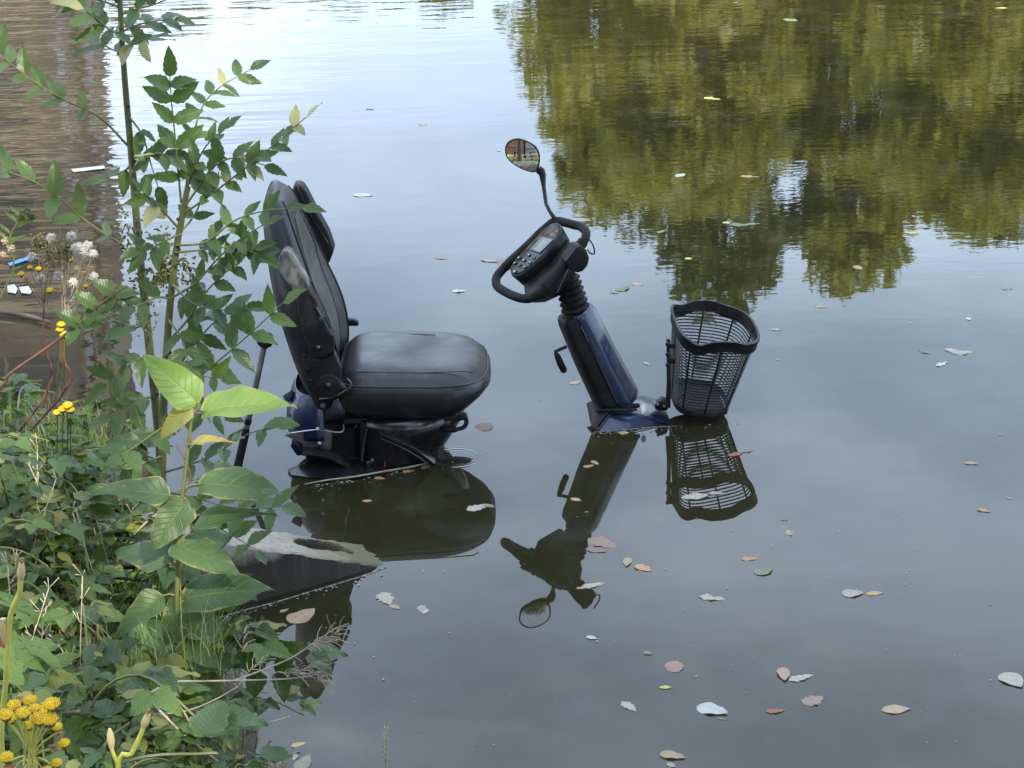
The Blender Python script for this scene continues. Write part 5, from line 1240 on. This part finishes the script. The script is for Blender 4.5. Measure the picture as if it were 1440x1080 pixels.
# green shoot with round leaves dipping to the water by the twig
gs = empty('leafy_shoot', (-.56, 3.75, .03), 'young shoot with toothed leaves dipping over the water past the twig', 'plant')
sh_ = spline([V((-.60, 3.75, .05)), aty(300, 960, 3.72), aty(350, 930, 3.70), aty(400, 930, 3.68), aty(420, 940, 3.68)], 5)
tube('stem', sh_, .002, M['greenstem'], gs, 6)
for bx4, tx4, i in [((352, 950), (345, 905), 0), ((365, 945), (350, 985), 1), ((385, 935), (420, 905), 0), ((395, 940), (430, 965), 2), ((370, 930), (395, 900), 1), ((330, 905), (385, 885), 2), ((320, 895), (345, 860), 0), ((335, 930), (300, 915), 1), ((300, 850), (340, 842), 0), ((395, 945), (400, 985), 1), ((310, 960), (280, 985), 2), ((345, 975), (320, 1000), 0), ((345, 890), (378, 905), 0), ((360, 900), (372, 870), 2)]:
    p = aty(*bx4, 3.68); leaf('leaf', UB[i], frame(p, aty(*tx4, 3.64), (tocam(p) * .6 + V((0, 0, .5)) + rv(.2))), gs)
    tube('petiole', [p, sh_[min(len(sh_) - 1, max(2, int((bx4[0] - 300) / 6)))]], .001, M['greenstem'], gs, 4)
bs = empty('berry_sprig', (-.52, 3.45, .08), 'sprig of small dark rounded leaves at the bottom of the bank by the water', 'plant')
for k in range(34):
    x, y = 320 + random.uniform(-70, 45), 1030 + random.uniform(-60, 45); p = aty(x, y, 3.42); t = random.uniform(0, 6.28)
    leaf('leaf', UB[k % 3], frame(p, p + V((math.cos(t), -.3, math.sin(t))).normalized() * random.uniform(.018, .045), tocam(p) * .5 + V((0, 0, .6)) + rv(.2)), bs)
for k in range(7):
    t = k / 6; tube('twiglet', [aty(255 + 20 * k, 1085, 3.45), aty(270 + 18 * k, 1045, 3.43), aty(262 + 20 * k, 995 + 8 * k, 3.41)], .0011, M['redstem'], bs, 4, smooth_n=3)
# dry grass spike standing in the water
dg_ = empty('dry_grass_spike', tuple(atz(541, 1085)), 'single dry grass spike standing in the water beside the bank', 'grass spike')
tube('culm', [atz(541, 1095, -.02), aty(543, 1060, 3.70), aty(545, 1022, 3.70)], [.0012, .0010, .0006], M['straw'], dg_, 5)
for k in range(14): p = aty(541.5 + .12 * k * 2.2 / 2, 1072 - 3.6 * k, 3.70); tube('spikelet', [p, p + V((.004 * (-1) ** k, 0, .006)), p + V((.003 * (-1) ** k, 0, .012))], [.0008, .0017, .0005], M['straw'], dg_, 4)
gr2 = empty('dry_grass_tuft', tuple(atz(400, 1075)), 'small tuft of dry feathery grass at the foot of the bank', 'grass tuft')
for k in range(22):
    t = random.uniform(0, 6.28); b0 = aty(392 + random.uniform(-8, 8), 1090, 3.55); tube('blade', [b0, b0 + V((.02 * math.cos(t), 0, .03)), b0 + V((.05 * math.cos(t), .01 * math.sin(t), .05 + .02 * math.sin(t)))], [.0009, .0007, .0003], M['straw'], gr2, 4, smooth_n=2)

# ------------------------------------------------------------------ floating leaves and litter
FB = [blade('floating_blade', w_, 14, 6, sh, fo, dr2, lobes=lo_, seed=120 + i, ruffle=ru) for i, (w_, sh, fo, dr2, lo_, ru) in enumerate([
    (.42, 'ovate', .08, .02, 4, .02), (.36, 'lance', .10, -.04, 0, .02), (.55, 'ovate', .05, .0, 5, .03), (.30, 'lance', .18, .05, 3, .025), (.75, 'round', .06, .02, 6, .02), (.48, 'ovate', .14, -.06, 0, .03)])]
FM = {(i, k): with_mat(FB[i], FL[k]) for i in range(len(FB)) for k in FL}
LV = []
def lf(x, y, l, ang, k, i): LV.append((x, y, l, ang, k, i))
for a in [(520, 153, 12, 10, 'tan', 1), (595, 175, 16, 30, 'cream', 0), (701, 211, 11, 40, 'white', 1), (510, 274, 34, 4, 'white', 1), (621, 363, 22, 5, 'pinkish', 0), (688, 366, 30, 10, 'cream', 1), (705, 368, 18, 150, 'pinkish', 2),
    (1035, 3, 10, 0, 'orange', 1), (1112, 28, 24, 10, 'green', 1), (1409, 11, 20, 0, 'yellow', 1), (1002, 138, 27, 8, 'yellow', 0), (1055, 248, 34, 2, 'orange', 3), (957, 246, 17, -20, 'white', 1), (1048, 315, 50, -4, 'green', 0), (1022, 313, 13, 10, 'yellow', 5), (1282, 327, 24, 6, 'yellow', 1), (1285, 304, 10, 50, 'tan', 1), (968, 363, 12, 0, 'yellow', 4),
    (1207, 376, 17, 30, 'tan', 2), (1155, 431, 21, 5, 'tan', 0), (1092, 463, 18, 5, 'cream', 2), (1362, 448, 11, 50, 'white', 1), (1416, 406, 19, 0, 'pinkish', 2), (1301, 495, 21, 15, 'green', 3), (1355, 495, 38, -5, 'cream', 0), (1340, 493, 24, 20, 'cream', 2), (1325, 511, 21, -25, 'white', 3), (1365, 651, 27, 6, 'tan', 1), (1383, 717, 22, 15, 'orange', 2),
    (1035, 638, 24, -12, 'russet', 2), (1052, 634, 17, -10, 'pinkish', 0), (978, 698, 46, -4, 'cream', 1), (1008, 693, 28, 3, 'cream', 0), (1103, 730, 12, 0, 'green', 4), (1110, 749, 15, 45, 'tan', 1), (1055, 785, 29, -4, 'orange', 0), (998, 799, 50, -6, 'purple', 0), (956, 795, 32, -4, 'purple', 0), (1075, 802, 30, -25, 'green', 5), (1003, 840, 46, 6, 'cream', 0), (1199, 834, 36, -3, 'cream', 5), (1230, 834, 30, -4, 'orange', 1), (1102, 948, 32, 80, 'tan', 5), (1127, 952, 42, -14, 'cream', 0), (1144, 984, 36, -22, 'pinkish', 2), (1002, 998, 52, 14, 'white', 5), (1091, 999, 32, -4, 'russet', 0), (1260, 997, 48, -2, 'tan', 1), (1424, 956, 38, 40, 'cream', 5), (948, 937, 26, 75, 'pinkish', 4), (936, 966, 21, 0, 'yellow', 1), (1357, 925, 24, 40, 'purple', 0), (946, 1062, 42, 12, 'tan', 5), (944, 1075, 16, 30, 'cream', 2), (1188, 1005, 16, 15, 'purple', 0), (1015, 1010, 14, 10, 'tan', 3),
    (681, 600, 24, 60, 'pinkish', 4), (828, 655, 18, -10, 'tan', 5), (837, 650, 14, 30, 'tan', 0), (877, 608, 20, 3, 'cream', 1), (672, 713, 38, -14, 'cream', 0), (688, 711, 20, 20, 'pinkish', 1), (810, 702, 18, 16, 'orange', 1), (820, 722, 46, 4, 'purple', 2), (848, 763, 50, 18, 'pinkish', 0), (838, 773, 34, 10, 'pinkish', 1), (882, 790, 23, 100, 'tan', 5), (905, 798, 26, 25, 'orange', 2), (834, 822, 40, -12, 'cream', 0), (820, 826, 24, -5, 'tan', 3), (543, 841, 32, 60, 'cream', 2), (556, 853, 20, 20, 'tan', 0), (594, 856, 20, 70, 'cream', 2), (599, 859, 13, -40, 'white', 1), (885, 870, 26, 8, 'purple', 0), (832, 896, 19, 15, 'white', 1), (911, 918, 15, 15, 'green', 5), (885, 993, 28, 35, 'cream', 0), (940, 761, 24, 10, 'purple', 0),
    (876, 406, 23, -15, 'green', 5), (896, 399, 19, 8, 'tan', 2), (865, 411, 17, 10, 'pinkish', 0), (937, 394, 12, 0, 'pinkish', 2), (910, 511, 13, 25, 'cream', 3), (810, 537, 20, -20, 'tan', 0), (645, 409, 22, 0, 'white', 5), (1095, 505, 10, 0, 'tan', 0),
    (425, 866, 46, -28, 'tan', 5), (384, 891, 26, -6, 'tan', 1), (534, 672, 17, 8, 'orange', 5), (517, 704, 18, 0, 'orange', 1), (468, 656, 15, 30, 'yellow', 5), (600, 655, 18, -28, 'pinkish', 1), (575, 662, 22, -8, 'orange', 3), (878, 609, 14, -4, 'yellow', 5), (906, 601, 9, -10, 'russet', 0), (420, 1046, 26, -15, 'tan', 0), (415, 1062, 18, -70, 'white', 1), (427, 1072, 30, -50, 'cream', 5), (400, 858, 16, -20, 'tan', 0), (1000, 585, 10, 0, 'cream', 0), (1230, 700, 10, 0, 'purple', 0), (930, 325, 14, -20, 'tan', 0), (1420, 700, 12, 10, 'tan', 1)]: lf(*a)
def zone(p, px, py):
    if (p - V((-.55, 4.62, 0))).length < .42: return 'beside the concrete slab'
    if p.y > 7.6: return 'under the tree reflections' if px > 700 else 'far out past the seat'
    if p.y > 6.25: return 'just beyond the basket' if px > 900 else 'behind the scooter'
    if (p - V((.60, 5.5, 0))).length < .42: return 'by the black basket'
    if (p - V((.33, 5.5, 0))).length < .40: return 'by the blue tiller base'
    if (p - V((-.3, 5.3, 0))).length < .42: return 'below the seat'
    if p.x > 1.0: return 'on open water away from the basket'
    if p.y < 4.1: return 'on the water below the bank' if p.x < -.2 else 'close in, over plain grey water'
    return 'over the mirror reflection' if p.x < .45 else 'beyond the basket reflection'
WORD = {'cream': 'cream', 'white': 'whitish', 'tan': 'tan brown', 'orange': 'orange-tan', 'russet': 'russet', 'pinkish': 'dull pinkish brown', 'purple': 'dark purplish sodden', 'yellow': 'yellow', 'green': 'green'}
SH = {0: 'lobed', 1: 'narrow', 2: 'ragged oak', 3: 'thin curled', 4: 'round', 5: 'oval'}
for x, y, l, ang, k, i in LV:
    l *= .88
    p = atz(x, y, .002); mpp = (p - C0).length / FPX; a = R_(ang); du = V((math.cos(a), -math.sin(a)))
    q = atz(x + du.x * l * .5, y - du.y * l * .5, .002); q0 = atz(x - du.x * l * .5, y + du.y * l * .5, .002)
    ln_ = min((q - q0).length, l * mpp * 1.5); d = (q - q0).normalized(); c = (q + q0) / 2
    zz = .0010 if k != 'purple' else -.002
    b = c - d * ln_ / 2; b.z = zz; t = c + d * ln_ / 2; t.z = zz + random.uniform(-.0005, .0008)
    o = bpy.data.objects.new('floating_leaf', FM[(i, k)]); COL.objects.link(o)
    wf = (.95 + .45 * abs(math.cos(a))) * random.uniform(.85, 1.2)
    o.matrix_basis = frame(b, t, (V((0, 0, 1)) + rv(.035)), wf) @ Matrix.Scale(random.uniform(.25, .7), 4, V((0, 0, 1)))
    sz = 'small' if l < 18 else 'large' if l >= 34 else 'mid-sized'
    z_ = zone(c, x, y); tag(o, '%s %s %s leaf floating %s' % (sz, WORD[k], SH[i], z_), 'leaf', '%s %s %s leaves %s' % (sz, WORD[k], SH[i], z_))
stick = tube('floating_stick', [atz(x, y, .006) for x, y in [(428, 681), (460, 675), (500, 670), (545, 662), (580, 656), (612, 648)]], [.0014, .0022, .0026, .0028, .0026, .0014], M['twig'], None, 6, smooth_n=3)
tag(stick, 'thin pale stick floating against the scooter below the seat', 'stick')
for lab, px in [('dark weathered stick floating near the dried ragwort', [(-10, 438), (20, 441), (45, 446), (70, 453)])]:
    tag(tube('driftwood_stick', [atz(x, y, .012) for x, y in px], [.006, .009, .009, .004], M['bark'], None, 7, smooth_n=3), lab, 'stick')
M['bluelitter'] = noise_mat('blue_plastic', (.03, .17, .42), (.05, .25, .55), 30, .4)
M['paper'] = noise_mat('wet_paper', (.26, .25, .23), (.50, .48, .45), 40, .7)
tag(prism('plastic_strip', [atz(x, y, .006) for x, y in [(11, 371), (41, 361), (44, 364), (14, 374)]], V((0, 0, .003)), M['bluelitter'], None, .0005), 'blue plastic strip floating past the dried ragwort', 'litter')
for lab, px in [('crumpled white paper scrap floating by the driftwood stick', [(10, 402), (20, 400), (25, 406), (22, 413), (11, 411)]), ('flat white paper scrap floating next to a crumpled one', [(26, 404), (42, 402), (47, 408), (42, 414), (30, 412)]), ('long pale foam scrap floating by the sapling stem', [(100, 238), (146, 233), (148, 237), (104, 242)])]:
    pp_ = [atz(x, y, .002 + random.uniform(0, .005)) for x, y in px]; tag(prism('paper_scrap', pp_, V((0, 0, .0012)), M['paper'], None, .001), lab, 'litter')
# specks of scum and pollen on the surface
def specks():
    rnd = random.Random(8); v, f = [], []
    for _ in range(230):
        x, y = rnd.uniform(380, 1440), rnd.triangular(330, 1080, 900); p = atz(x, y, .0025)
        if shore_d(p.x, p.y) > -.05: continue
        r = abs(rnd.gauss(0, .0010)) + .0006; n = rnd.randint(4, 6); o = len(v); st = rnd.uniform(.5, 1.6); a0 = rnd.uniform(0, 6.28)
        for k in range(n): t = a0 + 2 * math.pi * k / n; rr = r * rnd.uniform(.6, 1.2); v.append(p + V((rr * math.cos(t) * st, rr * math.sin(t), 0)))
        f.append(tuple(range(o, o + n)))
    def fleck(p, r):
        n = 5; o = len(v); a0 = rnd.uniform(0, 6.28); st = rnd.uniform(.3, 1.0)
        for k in range(n): t = 2 * math.pi * k / n; q = V((r * math.cos(t), r * st * math.sin(t) * rnd.uniform(.6, 1.2), 0)); q.rotate(Euler((0, 0, a0))); v.append(p + q)
        f.append(tuple(range(o, o + n)))
    for (xa, ya), (xb, yb), n_, sp in [((430, 684), (612, 652), 90, 4), ((836, 609), (955, 599), 40, 2.5), ((940, 600), (1040, 592), 16, 4), ((300, 872), (543, 800), 70, 4), ((620, 650), (660, 640), 14, 6)]:
        for _ in range(n_):
            t = rnd.random(); fleck(atz(xa + (xb - xa) * t + rnd.gauss(0, 3), ya + (yb - ya) * t + abs(rnd.gauss(0, sp)), .0026), rnd.uniform(.0012, .0045))
    return tag(mk('surface_specks', v, f, M['speck'], None, False), 'tiny pale specks of scum scattered over the water', 'scum', kind='stuff')
specks()

# ------------------------------------------------------------------ trees
M['tree_leaf'] = leaf_mat('tree_leaf', (.14, .155, .014), (.25, .25, .028), .4, .5, 0)
M['tree_leaf2'] = leaf_mat('tree_leaf_dark', (.060, .078, .012), (.140, .150, .018), .35, .5, 0)
def crown_mesh(name, clumps, per, size, seed, spread):
    rnd = random.Random(seed); v, f = [], []
    for c, r in clumps:
        for _ in range(per):
            d = V((rnd.gauss(0, 1), rnd.gauss(0, 1), rnd.gauss(0, 1))).normalized() * r * rnd.random() ** .45; d.z *= .72
            p = c + d; n = (V((rnd.gauss(0, 1), rnd.gauss(0, 1), rnd.gauss(0, 1))) + V((0, 0, .6))).normalized(); a = n.orthogonal().normalized(); t = rnd.uniform(0, 6.28); a = Matrix.Rotation(t, 3, n) @ a; b = n.cross(a); s = size * rnd.uniform(.6, 1.3)
            o = len(v); v += [p - a * s, p - b * s * .5, p + a * s, p + b * s * .5]; f.append((o, o + 1, o + 2, o + 3))
    return mesh(name, v, f, False)
def tree(name, label, x, y, h, r, seed, m, z0=.3, nclump=26, per=230, size=.13, group=None, cat='tree'):
    rnd = random.Random(seed); gz = ground_z(x, y); root = empty(name, (x, y, gz), label, cat, group)
    base = V((x, y, gz - .1)); top = V((x + rnd.uniform(-.3, .3), y, gz + h * .8))
    tube('trunk', [base, base.lerp(top, .4) + V((rnd.uniform(-.15, .15), 0, 0)), top], [h * .022, h * .016, h * .005], M['bark'], root, 9, smooth_n=4)
    clumps = []; zb = h * z0
    for k in range(nclump):
        t = (k + .5) / nclump; z = zb + (h - zb) * t ** .85; env = math.sin(math.pi * min(1, .18 + .80 * t)) ** .6
        a = k * 2.39996 + rnd.uniform(-.4, .4); rr = r * env * rnd.uniform(.35, .92)
        c = V((x + rr * math.cos(a), y + rr * math.sin(a), gz + z)); clumps.append((c, r * rnd.uniform(.26, .46)))
        p = base.lerp(top, min(.95, .25 + .6 * t)); tube('limb', [p, p.lerp(c, .5) + V((0, 0, -.1)), c], [h * .006, h * .004, .01], M['bark'], root, 5)
    o = link('crown', crown_mesh('crown', clumps, per, size, seed, r), m, root); return root
FT = 'trees on the far bank'
for i, (x, y, h, r, m_, lb) in enumerate([
    (1.9, 33.5, 6.1, 1.9, 'tree_leaf', 'smallest far-bank tree, at the open end of the row'), (3.9, 34.5, 8.2, 2.1, 'tree_leaf2', 'tallest narrow tree on the far bank'),
    (6.0, 34.0, 7.8, 1.8, 'tree_leaf', 'yellow-green tree beside the tallest one on the far bank'), (8.7, 35.0, 7.2, 2.4, 'tree_leaf2', 'dark rounded tree in the far-bank row'),
    (11.8, 34.5, 7.8, 2.6, 'tree_leaf', 'broad yellow-green tree in the far-bank row'), (15.5, 35, 9.5, 3.0, 'tree_leaf2', 'broad dark tree past the middle of the far-bank row'), (20, 36, 10, 3.3, 'tree_leaf', 'big yellow-green tree at the closed end of the far-bank row'),
    (2.9, 31.2, 5.6, 1.8, 'tree_leaf', 'low bright tree in front of the tallest one'), (7.4, 31.0, 6.0, 2.1, 'tree_leaf', 'low bright tree in front of the dark rounded one'), (10.4, 31.4, 5.8, 2.0, 'tree_leaf2', 'low dark tree in front of the broad yellow-green one')]):
    tree('far_tree', lb, x, y, h, r, 200 + i, M[m_], .10, 34, 260, .15, FT)
M['hedge'] = M['tree_leaf2']
for i, x in enumerate([-40, -34, -28.5, -5.2, -3.6, -2.0, -.6, 24, 29, 35, 42]):
    tree('waterside_shrub', 'low waterside shrub on the far bank', x, 30.6 + .5 * math.sin(i * 2.1), 2.3 + .3 * math.sin(i), 1.1, 300 + i, M['hedge'], .05, 10, 160, .12, 'shrubs on the far bank', 'shrub')

# apartment block on the far bank
M['brick_brown'] = noise_mat('brown_brick', (.075, .060, .045), (.12, .095, .070), 3, .85, .9, .01, 40)
M['band'] = noise_mat('concrete_band', (.22, .17, .115), (.29, .23, .165), 5, .85)
M['pane'] = noise_mat('window_glass', (.012, .014, .016), (.02, .022, .024), 3, .06)
M['frame_white'] = noise_mat('white_frame', (.68, .67, .64), (.76, .75, .72), 9, .5)
M['frame_brown'] = noise_mat('brown_frame', (.12, .085, .055), (.18, .13, .09), 9, .5)
def block(name, label, x0, x1, y0, y1, z1, wallm, floors, bay, ww, wh, cat='building', bh2=.12):
    gz = .45; root = empty(name, ((x0 + x1) / 2, (y0 + y1) / 2, gz), label, cat); face_y = y0 if y0 > 0 else y1; s = 1 if y0 > 0 else -1
    fh = (z1 - gz) / floors; a = Acc(); nb = int((x1 - x0) / bay); bands = Acc()
    a.box(((x0 + x1) / 2, (y0 + y1) / 2 + s * .175, (gz + z1) / 2), ((x1 - x0) / 2, 0, 0), (0, (y1 - y0) / 2 - .175, 0), (0, 0, (z1 - gz) / 2))
    for fl in range(floors):
        zb = gz + fl * fh; zs_, zt = zb + fh * .32, zb + fh * .32 + wh
        for q0, q1 in ((zb, zs_), (zt, zb + fh)):
            a.box(((x0 + x1) / 2, face_y + s * .175, (q0 + q1) / 2), ((x1 - x0) / 2, 0, 0), (0, .172, 0), (0, 0, (q1 - q0) / 2))
        for b in range(nb + 1):
            xa = x0 + b * bay - (bay - ww) / 2; xb = xa + (bay - ww)
            xa, xb = max(xa, x0), min(xb, x1)
            if xb > xa: a.box(((xa + xb) / 2, face_y + s * .176, (zs_ + zt) / 2), ((xb - xa) / 2, 0, 0), (0, .172, 0), (0, 0, (zt - zs_) / 2 + .001))
    a.build('wall', wallm, root)
    for fl in range(floors):
        zb = gz + fl * fh; zs_, zt = zb + fh * .32, zb + fh * .32 + wh
        bnd = Acc(); bnd.box(((x0 + x1) / 2, face_y - s * .03, zb + fh - bh2), ((x1 - x0) / 2 + .04, 0, 0), (0, .06, 0), (0, 0, bh2)); bnd.build('floor_band', M['band'], root)
        for b in range(nb):
            xc = x0 + (b + .5) * bay; w2, zc = ww / 2, (zs_ + zt) / 2; fa = Acc()
            for sx in (-1, 1): fa.box((xc + sx * (w2 - .04), face_y + s * .14, zc), (.04, 0, 0), (0, .03, 0), (0, 0, wh / 2))
            for sz2 in (-1, 1): fa.box((xc, face_y + s * .14, zc + sz2 * (wh / 2 - .04)), (w2 - .08, 0, 0), (0, .03, 0), (0, 0, .04))
            fa.box((xc, face_y + s * .14, zc), (.03, 0, 0), (0, .029, 0), (0, 0, wh / 2 - .08))
            fo = fa.build('window', M['frame_brown'] if bh2 > .3 else M['frame_white'], root); pa = Acc(); pa.box((xc, face_y + s * .16, zc), (w2 - .06, 0, 0), (0, .008, 0), (0, 0, wh / 2 - .06)); pa.build('pane', M['pane'], fo)
    if bh2 > .3:      # end wall facing the water: bands, a stair window on each floor, a drainpipe
        for fl in range(floors):
            zb = gz + fl * fh; zc = zb + fh * .62
            eb = Acc(); eb.box((x1 + .03, (y0 + y1) / 2 + .1, zb + fh - bh2), (.06, 0, 0), (0, (y1 - y0) / 2 - .1, 0), (0, 0, bh2)); eb.build('floor_band', M['band'], root)
            for yc in (y0 + 1.6, y0 + 4.1):
                fa = Acc()
                for sy in (-1, 1): fa.box((x1 + .03, yc + sy * .56, zc), (.04, 0, 0), (0, .04, 0), (0, 0, .62))
                for sz2 in (-1, 1): fa.box((x1 + .03, yc, zc + sz2 * .58), (.04, 0, 0), (0, .52, 0), (0, 0, .04))
                fo = fa.build('window', M['frame_brown'] if bh2 > .3 else M['frame_white'], root); pa = Acc(); pa.box((x1 + .01, yc, zc), (.02, 0, 0), (0, .52, 0), (0, 0, .54)); pa.build('pane', M['pane'], fo)
        tube('drainpipe', [V((x1 + .14, y0 + 2.9, gz)), V((x1 + .14, y0 + 2.9, z1))], .06, M['bark'], root, 8)
    r_ = Acc(); r_.box(((x0 + x1) / 2, (y0 + y1) / 2, z1 + .12), ((x1 - x0) / 2 + .25, 0, 0), (0, (y1 - y0) / 2 + .25, 0), (0, 0, .12)); r_.build('roof', M['band'], root)
    return root
block('apartment_block', 'brown brick apartment block on the far bank', -29.45, -7.85, 34.5, 40.2, 14.2, M['brick_brown'], 5, 2.4, 1.9, 1.5, bh2=.42)

# what the mirror looks back at: houses, railing and hedge behind the path
M['brick_red'] = noise_mat('red_brick', (.26, .085, .05), (.36, .14, .09), 6, .85, .9, .01, 60)
M['render_grey'] = noise_mat('grey_render', (.36, .36, .34), (.46, .46, .44), 5, .85)
block('brick_house', 'red brick house behind the path', -9, -2.05, -22, -15, 6.8, M['brick_red'], 2, 2.3, 1.1, 1.2, 'house')
block('rendered_house', 'grey rendered house beside the red brick one', -1.7, 9, -24, -17.2, 6.2, M['render_grey'], 2, 2.6, 1.4, 1.3, 'house')
rl_ = empty('path_railing', (0, -9, .6), 'white metal railing along the path behind the photographer', 'railing')
for z in (1.55, 1.1): tube('rail', [V((-9, -9, z)), V((9, -9, z))], .03 if z > 1.3 else .02, M['frame_white'], rl_, 8)
for k in range(13): tube('post', [V((-9 + 1.5 * k, -9, .5)), V((-9 + 1.5 * k, -9, 1.55))], .025, M['frame_white'], rl_, 8)
for i in range(9): tree('garden_shrub', 'rounded garden shrub behind the white railing', -7.6 + 1.9 * i, -10.4, 1.1, .8, 400 + i, M['tree_leaf'], .05, 8, 220, .07, 'garden shrubs behind the railing', 'shrub')
# trees on the near bank that shade the scooter and the bank
for x, y, h, r, lb, per in [(4.5, -.5, 9.2, 2.5, 'tree with a wide crown on the near bank over the path', 380), (2.3, -3.6, 9.0, 2.0, 'slender thin-leaved tree on the near bank', 38), (7.0, .4, 9.0, 3.0, 'tree at the water side of the near bank farther along', 300),
                       (-1.6, -6.8, 11, 3.0, 'tall tree behind the path straight across from the scooter', 300), (-5.4, -4.6, 9.5, 3.2, 'tree behind the path on the red brick house side', 300), (-8.0, -.5, 9.0, 3.2, 'spreading tree on the bank past the brambles', 300), (7.8, -8.0, 11, 3.2, 'tree beside the grey rendered house', 300)]:
    tree('bank_tree', lb, x, y, h, r, 500 + int(x * 10), M['tree_leaf2'], .38, 30, per, .11, None)
